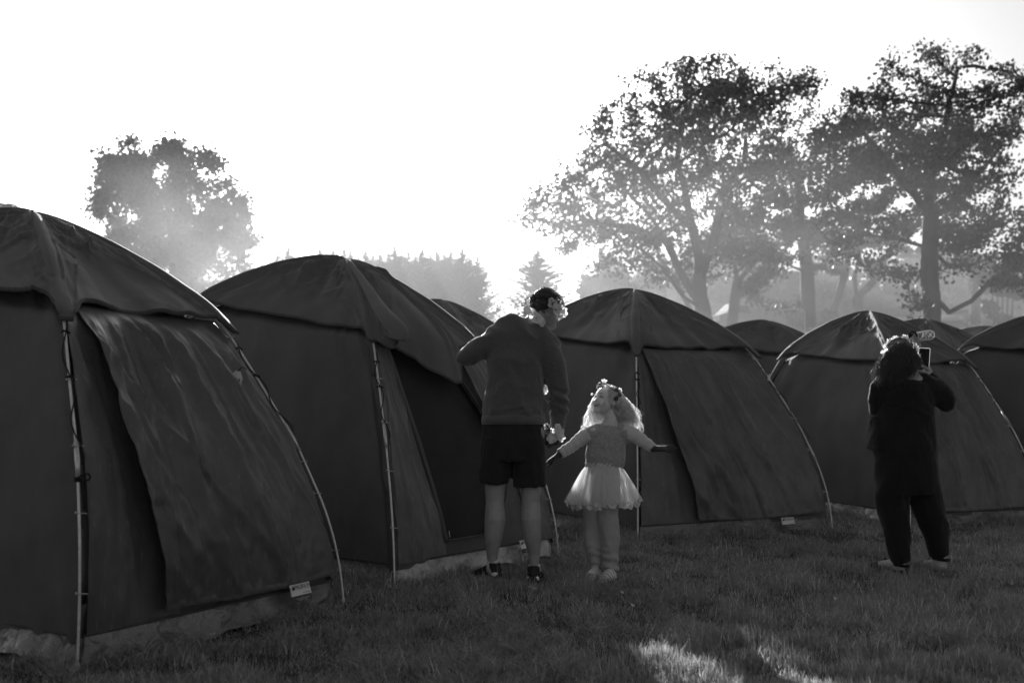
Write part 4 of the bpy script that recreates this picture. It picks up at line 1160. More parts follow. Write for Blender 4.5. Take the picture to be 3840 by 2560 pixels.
mb = MB(); cr = [hl(.082 * math.sin(a), .02 + .082 * math.cos(a) * .6, .078 - .018 * abs(math.sin(a)) ** 2 + .02 * math.cos(a)) for a in np.linspace(-1.7, 1.7, 25)]
mb.tube(cr, .004, 6); gc = mb.build('flower_crown', M['greypetal'], girl)
for k, (px, py, dd, r_, m_, pt, nn, wd_) in enumerate(((2265, 1430, -.04, .020, 'petal', 5, (.1, -1, .5), .32), (2258, 1448, -.05, .017, 'greypetal', 6, (-.1, -1, .5), .5), (2245, 1452, -.05, .014, 'greypetal', 6, (-.4, -1, .3), .5), (2275, 1450, -.06, .018, 'petal', 8, (0, -1, .6), .3), (2290, 1455, -.06, .020, 'petal', 11, (.1, -1, .8), .22),
        (2302, 1460, -.06, .018, 'petal', 10, (.2, -1, .7), .22), (2312, 1464, -.07, .020, 'darkleaf', 11, (.4, -1, .6), .2), (2318, 1470, -.06, .019, 'petal', 9, (.6, -1, .3), .3), (2322, 1480, -.06, .017, 'darkleaf', 9, (.6, -1, -.1), .25), (2310, 1494, -.07, .018, 'darkleaf', 6, (.4, -1, -.2), .5), (2221, 1478, -.02, .010, 'petal', 5, (-.6, -1, .3), .5), (2325, 1462, -.04, .016, 'petal', 8, (.8, -.7, .5), .3))):
    add_flower(gc, gp(px, py, dd), nn, r_, m_, pt, 200 + k, .35, wd_, 'greypetal')
print('girl', time.time() - T0)

# ---- WOMAN with phone, seen from behind
D3 = 6.58
def wp(px, py, dd=0.0): return P(px, py, D3 + dd)
wom = thing('person', (wp(3455, 2150).x, D3, 0), 'dark haired person dressed in black seen from behind, raising a phone', 'person')
wh = wp(3378, 1350)
mb = MB()
mb.ell(wh, (.078, .095, .105), Matrix.Rotation(.12, 3, 'Y'), 18, 12)
mb.ell(wp(3405, 1385, -.01), (.055, .065, .062)); mb.ell(wp(3422, 1372, -.04), (.028, .03, .034)); mb.ell(wp(3432, 1352, .0), (.015, .02, .018))
mb.tube([wp(3390, 1375), wp(3388, 1420), wp(3385, 1450)], [.062, .062, .075], 14, round_=True)
mb.tube([wp(3390, 1440), wp(3390, 1520), wp(3395, 1650), wp(3400, 1760)], [(.15, .10), (.17, .13), (.17, .14), (.18, .15)], 16, side=(1, 0, 0), round_=True)
for pts_ in ((wp(3350, 1800), wp(3350, 1950), wp(3372, 2080), wp(3375, 2150)), (wp(3455, 1800), wp(3495, 1950), wp(3522, 2070), wp(3527, 2140))):
    mb.tube(list(pts_), [.07, .05, .036, .030], 12, round_=True)
w_wr = wp(3485, 1408, .14)
mb.tube([wp(3500, 1450), wp(3555, 1515, .02)], [.055, .048], 12, round_=True); mb.tube([wp(3555, 1515, .02), w_wr], [.045, .030], 12, round_=True)
mb.tube([wp(3290, 1450), wp(3295, 1540, .05)], [.035, .032], 12, round_=True); mb.tube([wp(3295, 1540, .05), wp(3400, 1450, .26)], [.030, .026], 12, round_=True)
# right hand round the phone, thumb on the screen side
fd = Vector((-.55, .0, .55))
mb.tube([w_wr, wp(3478, 1395, 0.14), wp(3470, 1385, 0.145)], [(.028, .02), (.036, .017), (.038, .015)], 10, round_=True)
mb.tube([wp(3478, 1385, 0.125), wp(3466, 1374, 0.11), wp(3457, 1372, 0.105)], [.012, .010, .008], 8, round_=True)
for k in range(4):
    y0 = 1372 + k * 10
    mb.tube([wp(3476, y0 + 4, 0.155), wp(3462, y0, 0.178), wp(3446, y0 - 2 + k, 0.172), wp(3439, y0 + k * 2, 0.145)], [.0095, .0092, .0085, .007], 8, round_=True)
# other hand supporting from below
fingers(mb, wp(3452, 1408, .24), Vector((-.1, -.75, .35)), Vector((0, .3, -1)), curl=.15, length=.14, width=.065, thumb=1)
mb.blob('body', M['skin'], wom, .0045, 5)
# sweater, loose with wide back
mb = MB()
mb.tube([wp(3393, 1720), wp(3392, 1680), wp(3392, 1600), wp(3392, 1540), wp(3395, 1480), wp(3395, 1440), wp(3392, 1412)],
        [(.200, .18), (.202, .18), (.190, .17), (.182, .155), (.180, .145), (.162, .125), (.085, .09)], 26, side=(1, 0, 0))
mb.tube([wp(3400, 1450), wp(3320, 1445), wp(3300, 1460)], [(.095, .11), (.085, .10), (.07, .08)], 14, side=(0, 1, 0), round_=True)
mb.tube([wp(3390, 1452), wp(3460, 1448), wp(3500, 1462)], [(.095, .11), (.088, .10), (.08, .085)], 14, side=(0, 1, 0), round_=True)
mb.tube([wp(3496, 1458), wp(3535, 1492, .01), wp(3548, 1512, .02), wp(3546, 1518, .0)], [.085, .082, .07, .062], 16, round_=True)
mb.tube([wp(3550, 1508, .01), wp(3530, 1470, .06), wp(3505, 1430, .11), wp(3492, 1414, .14)], [.058, .046, .040, .036], 16, round_=True)
mb.tube([wp(3304, 1462), wp(3296, 1500, .02), wp(3298, 1545, .05)], [.075, .07, .062], 16, round_=True)
mb.tube([wp(3298, 1542, .05), wp(3350, 1500, .16), wp(3395, 1455, .25)], [.058, .05, .04], 14, round_=True)
mb.tube([wp(3285, 1560, .02), wp(3282, 1620, .02), wp(3278, 1685, .02)], [(.03, .06), (.032, .09), (.030, .10)], 12, side=(1, 0, 0))
mb.blob('sweater', M['black'], wom, .009, 4, fold=foldf(101, .010, 6, 5, .002))
mb = MB()
mb.tube([wp(3395, 1660), wp(3398, 1740), wp(3400, 1800), wp(3404, 1850)], [(.188, .17), (.200, .18), (.206, .18), (.200, .17)], 24, side=(1, 0, 0))
mb.tube([wp(3345, 1780), wp(3343, 1850), wp(3352, 1930), wp(3366, 2010), wp(3378, 2080), wp(3382, 2108)], [(.098, .13), (.112, .13), (.104, .11), (.086, .09), (.070, .075), (.062, .068)], 18, side=(1, 0, 0))
mb.tube([wp(3460, 1780), wp(3468, 1850), wp(3490, 1930), wp(3512, 2010), wp(3522, 2060), wp(3526, 2085)], [(.094, .13), (.106, .13), (.098, .11), (.084, .09), (.070, .075), (.062, .068)], 18, side=(1, 0, 0))
mb.blob('trousers', M['black'], wom, .009, 4, fold=foldf(103, .010, 7, 4))
for c_, rr_ in (((3376, 2124), .046), ((3526, 2102), .044)):
    mb = MB(); mb.tube([wp(c_[0] + 3, c_[1] - 12), wp(c_[0] + 2, c_[1] - 2)], [(.058, .062), (.053, .058)], 18, side=(1, 0, 0)); mb.build('cuff', M['black'], wom)
# white ankle socks in dark shoes pointing away to the left
for hx_, hy_, tx_, ty_ in ((3384, 2150, 3300, 2130), (3534, 2138, 3478, 2118)):
    heel = wp(hx_, hy_, -.02); toe = wp(tx_, ty_, .12); heel.z = 0; toe.z = .0
    mb = MB(); f = (toe - heel).normalized(); z = Vector((0, 0, 1)); s_ = Vector((f.y, -f.x, 0))
    mb.tube([heel + f * .035 + z * .15, heel + f * .03 + z * .08, heel + f * .025 + z * .04], [(.046, .048), (.042, .046), (.040, .044)], 16, side=s_, round_=True)
    mb.tube([heel + f * .015 + z * .045, heel + f * .09 + z * .05, heel + f * .16 + z * .04], [(.038, .036), (.036, .034), (.032, .024)], 14, side=s_, round_=True)
    mb.blob('sock', M['whitesock'], wom, .006, 4)
    mb = MB(); mb.tube([heel - f * .0 + z * .012, heel + f * .1 + z * .012, heel + f * .19 + z * .03, heel + f * .235 + z * .024], [(.038, .016), (.040, .016), (.042, .030), (.030, .020)], 14, side=s_, round_=True)
    sh_ = mb.build('shoe', M['shoe'], wom)
    mb = MB(); mb.tube([heel + f * .11 + s_ * .04 + z * .02, heel + f * .13 + z * .085, heel + f * .11 - s_ * .04 + z * .02], [(.010, .004)] * 3, 8, side=f); mb.build('strap', M['shoe'], sh_)
# hair: shoulder length, wild on the left
rg = np.random.default_rng(31); N = 5500
dirs = rg.normal(0, 1, (N, 3)); dirs /= np.linalg.norm(dirs, axis=1)[:, None]
k_ = (dirs[:, 2] > -.25) & ~((dirs[:, 1] > .35) & (dirs[:, 2] < .3)) & ~((dirs[:, 0] > .75) & (dirs[:, 2] < -.05)); dirs = dirs[k_]; n_ = len(dirs)
roots = np.array(wh) + np.array((-.012, -.012, .004)) + dirs * np.array((.094, .107, .118))
u1 = rg.uniform(-1, 1, n_) * .6 + dirs[:, 0] * .55
ends = np.stack([wh.x - .040 + u1 * .125, np.full(n_, D3 - .085) + rg.uniform(-.04, .10, n_), np.full(n_, wp(0, 1432).z) + rg.normal(0, .028, n_) + np.clip(u1, 0, 1) * .10], 1)
ctrl = roots * .62 + ends * .38 + dirs * np.array((.075, .045, .0)) + np.array((-.022, -.030, .0))
hb_ = MB(); hb_.ell(wh + Vector((-.012, -.012, .004)), (.092, .105, .116), None, 28, 20)
hb_.tube([wh + Vector((-.02, -.02, .02)), wp(3355, 1375, -.03), wp(3348, 1405, -.04)], [(.10, .09), (.105, .075), (.082, .05)], 20, side=(1, 0, 0), round_=True)
hw_ = hb_.blob('hair', M['hair'], wom, .007, 5, fold=lambda co: .006 * (ridge(co[:, 0] * 26, co[:, 2] * 4 + co[:, 1] * 14, 4) - .5))
strands(roots, ends, ctrl, 'loose_strands', 'hair', hw_, .0026, .016, 14, 6, 1.3, .016)
# crown

ka = np.linspace(-.2, math.pi + .9, 15)
arc = [(3318 + 0, 1318), (3326, 1300), (3334, 1286), (3345, 1276), (3360, 1270), (3375, 1268), (3390, 1268), (3402, 1272), (3412, 1280), (3422, 1290), (3430, 1302), (3434, 1316), (3438, 1330)]
mb = MB(); mb.tube([wp(x, y, .0) for x, y in arc], .006, 6); wc = mb.build('flower_crown', M['darkleaf'], wom)
for k, (x, y) in enumerate(arc):
    for j in range(2 if k % 2 else 3):
        rq = random.Random(k * 7 + j)
        add_flower(wc, wp(x + rq.uniform(-6, 6), y + rq.uniform(-5, 5), rq.uniform(-.05, .04)), (((x - 3378) / 60), -.5 + rq.uniform(-.5, .5), (1350 - y) / 80), rq.uniform(.014, .024), 'petal' if rq.random() < .75 else 'greypetal', 9, 300 + k * 5 + j, .5, .24, 'greypetal')
# clear tube on the headband
hp = thing('hair_ornament', wp(3420, 1270, .02), 'clear rounded plastic tube with a dark strap sticking out of the crown above the phone', 'hair ornament')
mb = MB(); a_, b_2 = wp(3412, 1266, .02), wp(3486, 1256, .02)
mb.tube([a_, (a_ + b_2) / 2, b_2], [.022, .032, .034], 20, round_=True); mb.build('clear_tube', M['film'], hp)
mb = MB(); rq = random.Random(6)
for k in range(60):
    mb.ell(wp(rq.uniform(3458, 3494), rq.uniform(1244, 1268), rq.uniform(-.01, .05)), rq.uniform(.0015, .0045), n=6, m=4)
mb.build('glitter', M['petal'], hp)
mb = MB(); mb.tube([wp(3450, 1296, .02), wp(3438, 1276, .02), wp(3428, 1258, .02)], [.008, .022, .026], 12, round_=True); mb.tube([wp(3445, 1285, .02), wp(3460, 1268, .02), wp(3480, 1252, .03)], [.006, .010, .004], 8, round_=True); mb.build('cone', M['greypetal'], hp)
mb = MB(); mb.tube([wp(3404, 1268, -.02), wp(3412, 1250, -.02), wp(3422, 1242, -.02), wp(3432, 1246, -.02), wp(3440, 1262, -.02)], [(.006, .003)] * 5, 6); mb.tube([wp(3402, 1266, -.02), wp(3415, 1258, -.02), wp(3426, 1248, -.01)], [.009, .011, .004], 8, round_=True)
mb.build('strap', M['cord'], hp)
# phone
ph = thing('phone', wp(3464, 1345, .15), 'phone in a pale rimmed case held upright by the person in black', 'phone')
pc = wp(3464, 1347, .145); Rp = Matrix.Rotation(math.radians(4), 3, 'Y') @ Matrix.Rotation(math.radians(-12), 3, 'Z')
def rrect(w, h, r, n=5):
    o = []
    for cx_, cz_, a0 in ((w - r, h - r, 0), (-w + r, h - r, math.pi / 2), (-w + r, -h + r, math.pi), (w - r, -h + r, 1.5 * math.pi)):
        for k in range(n): a = a0 + k / (n - 1) * math.pi / 2; o.append((cx_ + r * math.cos(a), cz_ + r * math.sin(a)))
    return o
def prism(o, y0, y1):
    mb = MB(); n = len(o)
    for y in (y0, y1): mb.v += [pc + Rp @ Vector((x, y, z)) for x, z in o]
    mb.f.append(tuple(range(n))); mb.f.append(tuple(range(n, 2 * n))[::-1])
    for k in range(n): mb.f.append((k, n + k, n + (k + 1) % n, (k + 1) % n))
    return mb
prism(rrect(.0375, .078, .009), -.004, .005).build('case', M['phonecase'], ph, smooth=False)
prism(rrect(.0335, .074, .006), -.0055, -.003).build('screen', M['screen'], ph, smooth=False)
print('woman', time.time() - T0)

# ------------------------------------------------------------------ trees
def colonise(limbs, att, step=.45, kill=.55, infl=7.0, maxit=90):
    nodes = []; par = []
    for L_ in limbs:               # limb: (parent index or None, [points])
        p0, pts = L_
        prev = p0
        for q in pts:
            q = np.array(q, float)
            if prev is None: nodes.append(q); par.append(-1); prev = len(nodes) - 1; continue
            a = nodes[prev]; n = max(1, int(np.linalg.norm(q - a) / step))
            for k in range(1, n + 1):
                nodes.append(a + (q - a) * k / n); par.append(prev); prev = len(nodes) - 1
    nodes = [np.array(n) for n in nodes]
    att = np.array(att); N = len(att); alive = np.ones(N, bool)
    A = np.array(nodes); dd = np.linalg.norm(att[:, None] - A[None], axis=-1); near = dd.argmin(1); nd_ = dd.min(1)
    for it in range(maxit):
        use = alive & (nd_ < infl)
        if not use.any(): break
        acc = {}
        for i in np.nonzero(use)[0]:
            acc.setdefault(near[i], []).append(i)
        new = []
        for k, li in acc.items():
            d = att[li] - nodes[k]; d = (d / np.linalg.norm(d, axis=1)[:, None]).mean(0)
            l = np.linalg.norm(d)
            if l < .05: d = att[li[0]] - nodes[k]; l = np.linalg.norm(d)
            d = d / l + rng.normal(0, .12, 3)
            d /= np.linalg.norm(d)
            new.append((k, nodes[k] + d * step))
        b = len(nodes)
        for k, q in new: nodes.append(q); par.append(k)
        NW = np.array([q for k, q in new]); dd = np.linalg.norm(att[:, None] - NW[None], axis=-1); m = dd.min(1)
        c = m < nd_; near[c] = b + dd.argmin(1)[c]; nd_ = np.minimum(nd_, m)
        alive &= nd_ > kill
    return np.array(nodes), np.array(par)
def limb_find(nodes_list, q): pass
def tree(name, label, base, trunk_r, limbs, att, leaf_n, leaf_s, spread, m_leaf='leaf', seed=0, cat='tree', group=None, tipr=.024, expo=2.25, step=.45, kill=.55, base_h=None):
    """limbs: list of (start, [pts]) with start = None or (limb no, point no)"""
    rg = np.random.default_rng(seed)
    # resolve limb starts to node indices
    ll = []; index = []
    cnt = 0; coords = []
    for st, pts in limbs:
        if st is None: p0 = None
        else: p0 = index[st[0]][st[1]]
        ids = []; prev = p0
        for q in pts:
            q = np.array(q, float)
            if prev is None: coords.append(q); prev = cnt; cnt += 1
            else:
                n = max(1, int(np.linalg.norm(q - coords[prev]) / step)); a = coords[prev]
                for k in range(1, n + 1): coords.append(a + (q - a) * k / n); prev = cnt; cnt += 1
            ids.append(prev)
        index.append(ids); ll.append((p0, pts))
    nodes, par = colonise(ll, att, step=step, kill=kill)
    n = len(nodes); acc = np.zeros(n); kids = np.zeros(n, int)
    for i in range(n):
        if par[i] >= 0: kids[par[i]] += 1
    for i in range(n - 1, -1, -1):
        if kids[i] == 0: acc[i] += tipr ** expo
        if par[i] >= 0: acc[par[i]] += acc[i]
    R = acc ** (1 / expo); kf = trunk_r / R[0]
    R = np.where(R > tipr * 1.2, R * (1 + (kf - 1) * np.clip((R - tipr) / (R[0] - tipr), 0, 1) ** .8), R)
    top = thing(name, tuple(nodes[0]), label, cat, group)
    V = []; Fq = []
    for i in range(n):
        p = par[i]
        if p < 0: continue
        t = nodes[i] - nodes[p]; s_, b_ = frame(t); ns = 9 if R[p] > .12 else (6 if R[p] > .04 else 4); b0 = len(V)
        wob = 1 + .12 * math.sin(i * 1.7)
        for q, r_ in ((nodes[p], min(R[p], R[i] * 1.35)), (nodes[i] + t * .06, R[i])):
            for k in range(ns):
                a = 2 * math.pi * k / ns; V.append(tuple(Vector(q) + (s_ * math.cos(a) + b_ * math.sin(a)) * r_ * (1 + .1 * math.sin(3 * a + i))))
        for k in range(ns): Fq.append((b0 + k, b0 + (k + 1) % ns, b0 + ns + (k + 1) % ns, b0 + ns + k))
    link('trunk', npmesh('trunk', V, Fq), M['bark'], top)
    # leaves in sprays round the outer twigs
    tips = nodes[(R < tipr * 2.6)]
    cen = tips[rg.integers(0, len(tips), leaf_n)]
    q_ = rg.normal(0, 1, (leaf_n, 3)); q_ /= np.linalg.norm(q_, axis=1)[:, None]
    c = cen + q_ * spread * 2.0 * rg.uniform(0, 1, (leaf_n, 1)) ** .6 * (1, 1, .75)
    leaves(c, leaf_s, m_leaf, top, rg)
    return top
def leaves(c, size, m, top, rg, name='crown', droop=0.0):
    n = len(c)
    a = rg.normal(0, 1, (n, 3)); a[:, 2] -= droop; a /= np.linalg.norm(a, axis=1)[:, None]
    b = np.cross(a, rg.normal(0, 1, (n, 3))); b /= np.linalg.norm(b, axis=1)[:, None] + 1e-9
    nn = np.cross(a, b)
    s = size * rg.uniform(.35, 1.0, (n, 1)) ** .8 * 1.45
    V = np.stack([c - a * s * .5, c + b * s * .42 + nn * s * .12, c + a * s * .55, c - b * s * .42 + nn * s * .12], 1).reshape(-1, 3)
    Q = (np.arange(n) * 4)[:, None] + np.arange(4)[None]
    return link(name, npmesh(name, V, Q), M[m], top, smooth=False)
def clumps(L, d, dens, depth=1.0, seed=0, dd=0.0):
    """ellipses given by their place, scattered through the crown's depth"""
    rg = np.random.default_rng(seed); out = []
    for (px, py, rx, ry) in L:
        c = np.array(P(px, py, d + dd)); k = d / F; a, b = rx * k, ry * k; dz = min(a, b) * depth * 1.3
        n = max(6, int(dens * (a * b * dz) ** .8))
        q = rg.normal(0, 1, (n, 3)); q /= np.linalg.norm(q, axis=1)[:, None]; q *= rg.uniform(0, 1, (n, 1)) ** .45
        off = rg.uniform(-1, 1) * dz * 1.1
        out.append(c + q * np.array((a, dz, b)) + np.array((0, off, 0)))
    return np.concatenate(out)

# big spreading tree right of centre
d = 50.0
B_ = lambda x, y, dd=0: np.array(P(x, y, d + dd))
limbs = [(None, [B_(2645, 1262), B_(2635, 1160), B_(2622, 1050)]),
         ((0, 2), [B_(2620, 960), B_(2600, 860), B_(2570, 730), B_(2540, 600), B_(2560, 450)]),
         ((0, 1), [B_(2540, 1000, 1), B_(2500, 900, 2), B_(2430, 800, 3), B_(2330, 700, 3)]),
         ((0, 1), [B_(2560, 1110, -1), B_(2480, 1000, -2), B_(2400, 930, -3), B_(2330, 905, -4)]),
         ((0, 2), [B_(2660, 950, -1), B_(2690, 830, -1), B_(2720, 700, 0), B_(2790, 600, 1), B_(2800, 470, 1)]),
         ((1, 1), [B_(2480, 740, -1), B_(2400, 640, -2), B_(2300, 560, -2)]),
         ((2, 1), [B_(2370, 850, 1), B_(2240, 838, 2), B_(2150, 850, 2)]),
         ((2, 1), [B_(2330, 860, 2), B_(2220, 905, 3)]),
         ((1, 2), [B_(2640, 640, 2), B_(2680, 500, 3), B_(2660, 330, 3)]),
         ((0, 0), [B_(2600, 1180, 2), B_(2530, 1050, 3), B_(2470, 960, 5)])]
C1 = [(2060, 790, 120, 90), (1975, 840, 60, 40), (2170, 690, 110, 100), (2080, 680, 60, 50), (2250, 560, 130, 100), (2330, 420, 130, 110), (2420, 290, 110, 70), (2540, 290, 120, 75), (2480, 400, 150, 110), (2620, 350, 110, 90),
      (2700, 300, 70, 70), (2780, 330, 80, 60), (2870, 300, 80, 65), (2980, 340, 90, 60), (2900, 430, 140, 110), (3030, 420, 60, 60), (2760, 480, 130, 110), (2600, 520, 150, 110), (2420, 560, 140, 110), (2300, 700, 140, 90),
      (2500, 700, 130, 90), (2680, 660, 130, 110), (2850, 620, 130, 120), (2970, 560, 110, 110), (2180, 850, 110, 50), (2120, 910, 70, 40), (2360, 830, 90, 50), (2560, 850, 90, 60), (2780, 780, 120, 90), (2940, 740, 120, 100), (2850, 900, 130, 70), (2340, 960, 110, 55), (2240, 1020, 60, 40), (2450, 1030, 90, 50), (2700, 920, 90, 60), (2350, 650, 250, 190), (2600, 600, 280, 240), (2450, 850, 280, 120), (2750, 880, 240, 120), (2900, 1000, 140, 60), (2600, 380, 220, 120), (1960, 830, 70, 50), (2010, 760, 70, 60), (2090, 850, 120, 70), (2160, 760, 130, 100), (2230, 650, 110, 90)]
tree('broadleaf_tree', 'large spreading broadleaf tree beyond the girl\'s tent, long limb reaching left', None, .44, limbs, clumps(C1, d, 5.6, 1.2, 1), 35000, .165, .34, seed=1, group='broadleaf trees beyond the tents')
# right hand tree
d = 42.0
limbs = [(None, [B_(3495, 1262), B_(3490, 1100), B_(3485, 930), B_(3490, 820)]),
         ((0, 3), [B_(3480, 700), B_(3520, 560, 1), B_(3560, 400, 1), B_(3590, 260, 1)]),
         ((0, 3), [B_(3430, 730, -1), B_(3340, 620, -1), B_(3240, 500, -1)]),
         ((0, 3), [B_(3560, 740, 1), B_(3680, 640, 2), B_(3780, 520, 2)]),
         ((0, 1), [B_(3440, 1160, -1), B_(3415, 1130, -1), B_(3402, 1060, -1.2)]),
         ((0, 1), [B_(3560, 1170, .5), B_(3640, 1130, 1), B_(3720, 1050, 1), B_(3800, 980, 1)]),
         ((0, 2), [B_(3560, 1000, 1), B_(3640, 880, 2), B_(3750, 800, 2)]),
         ((0, 2), [B_(3380, 900, 1), B_(3260, 880, 2), B_(3140, 900, 2)])]
C2 = [(3330, 250, 70, 50), (3440, 230, 60, 45), (3560, 220, 90, 60), (3700, 260, 90, 60), (3800, 290, 60, 60), (3400, 330, 130, 90), (3250, 340, 70, 50), (3170, 380, 60, 45), (3550, 350, 130, 100), (3720, 400, 120, 110), (3820, 480, 60, 120),
      (3160, 480, 100, 90), (3300, 470, 120, 90), (3450, 500, 140, 110), (3620, 540, 130, 110), (3100, 620, 120, 110), (3260, 640, 130, 110), (3420, 680, 130, 110), (3580, 720, 130, 100), (3760, 680, 110, 130), (3080, 780, 120, 110),
      (3220, 830, 120, 90), (3380, 860, 100, 80), (3620, 880, 110, 80), (3760, 880, 110, 110), (3700, 1030, 130, 80), (3830, 1080, 70, 90), (3300, 990, 90, 50), (3150, 960, 100, 70), (3400, 1010, 60, 40), (3400, 480, 300, 200), (3650, 600, 190, 320)]
tree('broadleaf_tree', 'dense broadleaf tree with two low bowed limbs, behind the phone', None, .37, limbs, clumps(C2, d, 9, 1.2, 2), 31000, .15, .30, seed=2, group='broadleaf trees beyond the tents', step=.4, kill=.5)
# slimmer trees between and behind
d = 60.0
limbs = [(None, [B_(3032, 1225), B_(3030, 1130), B_(3028, 1020), B_(3010, 900), B_(2990, 760), B_(3000, 620)]), ((0, 1), [B_(2960, 1155, 1), B_(2880, 1150, 1), B_(2820, 1115, 1)]),
         ((0, 2), [B_(2970, 1000), B_(2930, 950)]), ((0, 2), [B_(3090, 990, 1), B_(3140, 900, 1)])]
C3 = [(3000, 640, 120, 90), (2930, 800, 120, 90), (3060, 760, 110, 110), (2960, 930, 110, 60), (3110, 920, 80, 70), (2850, 1040, 80, 40), (3060, 560, 90, 80)]
tree('broadleaf_tree', 'tree with a straight trunk and one low level limb between the two largest trees', None, .42, limbs, clumps(C3, d, 3.6, 1.2, 3), 6500, .22, .32, seed=3, group='broadleaf trees beyond the tents', step=.5, kill=.6)
d = 64.0
limbs = [(None, [B_(3100, 1215), B_(3140, 1130), B_(3165, 1040), B_(3190, 920)]), ((0, 0), [B_(3110, 1180)])]
C4 = [(3190, 860, 100, 100), (3130, 960, 80, 60), (3250, 780, 90, 80)]
tree('broadleaf_tree', 'thin leaning trunk tree just left of the dense right hand tree', None, .26, limbs, clumps(C4, d, 3, 1.2, 4), 4500, .22, .32, seed=4, group='broadleaf trees beyond the tents', step=.5, kill=.6)
d = 70.0
limbs = [(None, [B_(3222, 1210), B_(3215, 1120), B_(3205, 1040), B_(3230, 930)]), ((0, 1), [B_(3270, 1060), B_(3330, 960), B_(3380, 860)])]
C5 = [(3230, 900, 90, 70), (3340, 880, 90, 80), (3280, 1000, 70, 40)]
tree('broadleaf_tree', 'forked trunk tree rising just above the peak of the tent behind the woman', None, .36, limbs, clumps(C5, d, 3, 1.2, 5), 4500, .22, .34, seed=5, group='broadleaf trees beyond the tents', step=.5, kill=.6)
d = 56.0
limbs = [(None, [B_(2742, 1235), B_(2755, 1120), B_(2765, 1060), B_(2830, 980), B_(2880, 930)]), ((0, 1), [B_(2800, 1090), B_(2850, 1040)]), ((0, 2), [B_(2750, 960), B_(2740, 850)])]
C6 = [(2890, 870, 100, 70), (2750, 840, 80, 90), (2840, 960, 90, 50), (2870, 1020, 70, 35)]
tree('broadleaf_tree', 'slender tree close right of the biggest tree\'s trunk', None, .30, limbs, clumps(C6, d, 3, 1.2, 6), 5000, .22, .32, seed=6, group='broadleaf trees beyond the tents', step=.5, kill=.6)
d = 66.0
limbs = [(None, [B_(3660, 1215), B_(3655, 1120), B_(3650, 1000)]), ((0, 1), [B_(3740, 1020)])]
C7 = [(3650, 980, 110, 70), (3760, 1010, 90, 80)]
tree('broadleaf_tree', 'slim trunk behind the parked car at the right', None, .30, limbs, clumps(C7, d, 3, 1.2, 7), 4500, .22, .34, seed=7, group='broadleaf trees beyond the tents', step=.5, kill=.6)
# left tree, solid crown standing in the smoke
d = 48.0
limbs = [(None, [B_(690, 1260), B_(680, 1120), B_(665, 1000), B_(650, 860)]), ((0, 3), [B_(560, 740), B_(500, 640)]), ((0, 3), [B_(700, 700), B_(760, 600)]), ((0, 2), [B_(800, 860), B_(880, 760)]), ((0, 2), [B_(480, 880), B_(400, 800)])]
C8 = [(380, 730, 70, 60), (360, 800, 60, 50), (420, 660, 60, 50), (480, 730, 110, 80), (520, 600, 60, 50), (580, 600, 80, 55), (570, 700, 120, 90), (680, 620, 70, 60), (760, 590, 55, 55), (800, 620, 50, 55), (700, 740, 130, 90), (840, 690, 55, 45), (830, 790, 100, 70),
      (910, 750, 45, 40), (920, 830, 45, 60), (600, 830, 150, 100), (450, 850, 110, 80), (760, 890, 140, 90), (900, 930, 60, 60), (960, 905, 25, 25), (650, 960, 170, 90), (820, 1010, 120, 80), (930, 1020, 35, 40), (740, 1070, 130, 70), (500, 950, 120, 80), (640, 700, 240, 150), (580, 850, 230, 150), (780, 850, 170, 150)]
tree('broadleaf_tree', 'round dense tree standing alone in drifting smoke at the left', None, .45, limbs, clumps(C8, d, 9, 1.1, 8), 36000, .165, .34, seed=8, step=.45, kill=.55)
d = 60.0
limbs = [(None, [B_(10, 1200), B_(10, 1000), B_(15, 850)])]
tree('broadleaf_tree', 'faint far tree top at the left edge of the picture', None, .3, limbs, clumps([(20, 800, 45, 30), (-40, 820, 60, 50), (0, 900, 80, 60)], d, 3, 1, 9), 4500, .25, .3, seed=9, step=.5, kill=.6)

# far shrubs and pale woodland low behind the trunks
for k, (px, py, rx, ry, dd, lab) in enumerate(((2260, 1080, 120, 70, 66, 'hazy leafy thicket just right of the man\'s flower crown'), (2440, 1050, 130, 100, 72, 'pale leafy thicket above the peak of the girl\'s tent'), (2830, 1120, 110, 80, 78, 'pale far thicket between the slender tree and the straight trunk'),
        (3000, 1110, 90, 90, 84, 'pale far thicket left of the leaning thin trunk'), (3760, 1120, 80, 90, 60, 'leafy bush at the right edge beyond the parked car'), (3610, 1130, 60, 60, 90, 'pale far bush above the parked car'), (2560, 1150, 80, 60, 88, 'faint bush behind the biggest tree\'s trunk'))):
    c = np.array(P(px, py, dd)); a, b = rx * dd / F, ry * dd / F
    rg = np.random.default_rng(400 + k); n = 4200
    q = rg.normal(0, 1, (n, 3)); q /= np.linalg.norm(q, axis=1)[:, None]; q *= rg.uniform(0, 1, (n, 1)) ** .4
    q = c + q * np.array((a, a * .8, b)); lump = fbm(q[:, 0] * .8, q[:, 1] * .8, q[:, 2] * .8, k, 2); q = q[lump > -.08 + .25 * np.linalg.norm((q - c) / np.array((a, a * .8, b)), axis=1)]
    gz_ = float(ground_h(c[0], c[1]))
    t_ = thing('bush', (c[0], c[1], gz_), lab, 'bush', 'far bushes under the trees')
    leaves(q, .30, 'leaf', t_, rg, 'foliage')
    mb = MB()
    for j in range(5): mb.tube([Vector((c[0] + (j - 2) * .25, c[1], gz_ - .1)), Vector((c[0] + (j - 2) * a * .25, c[1], c[2] + b * .3))], [.07, .03], 6)
    mb.build('stem', M['bark'], t_)

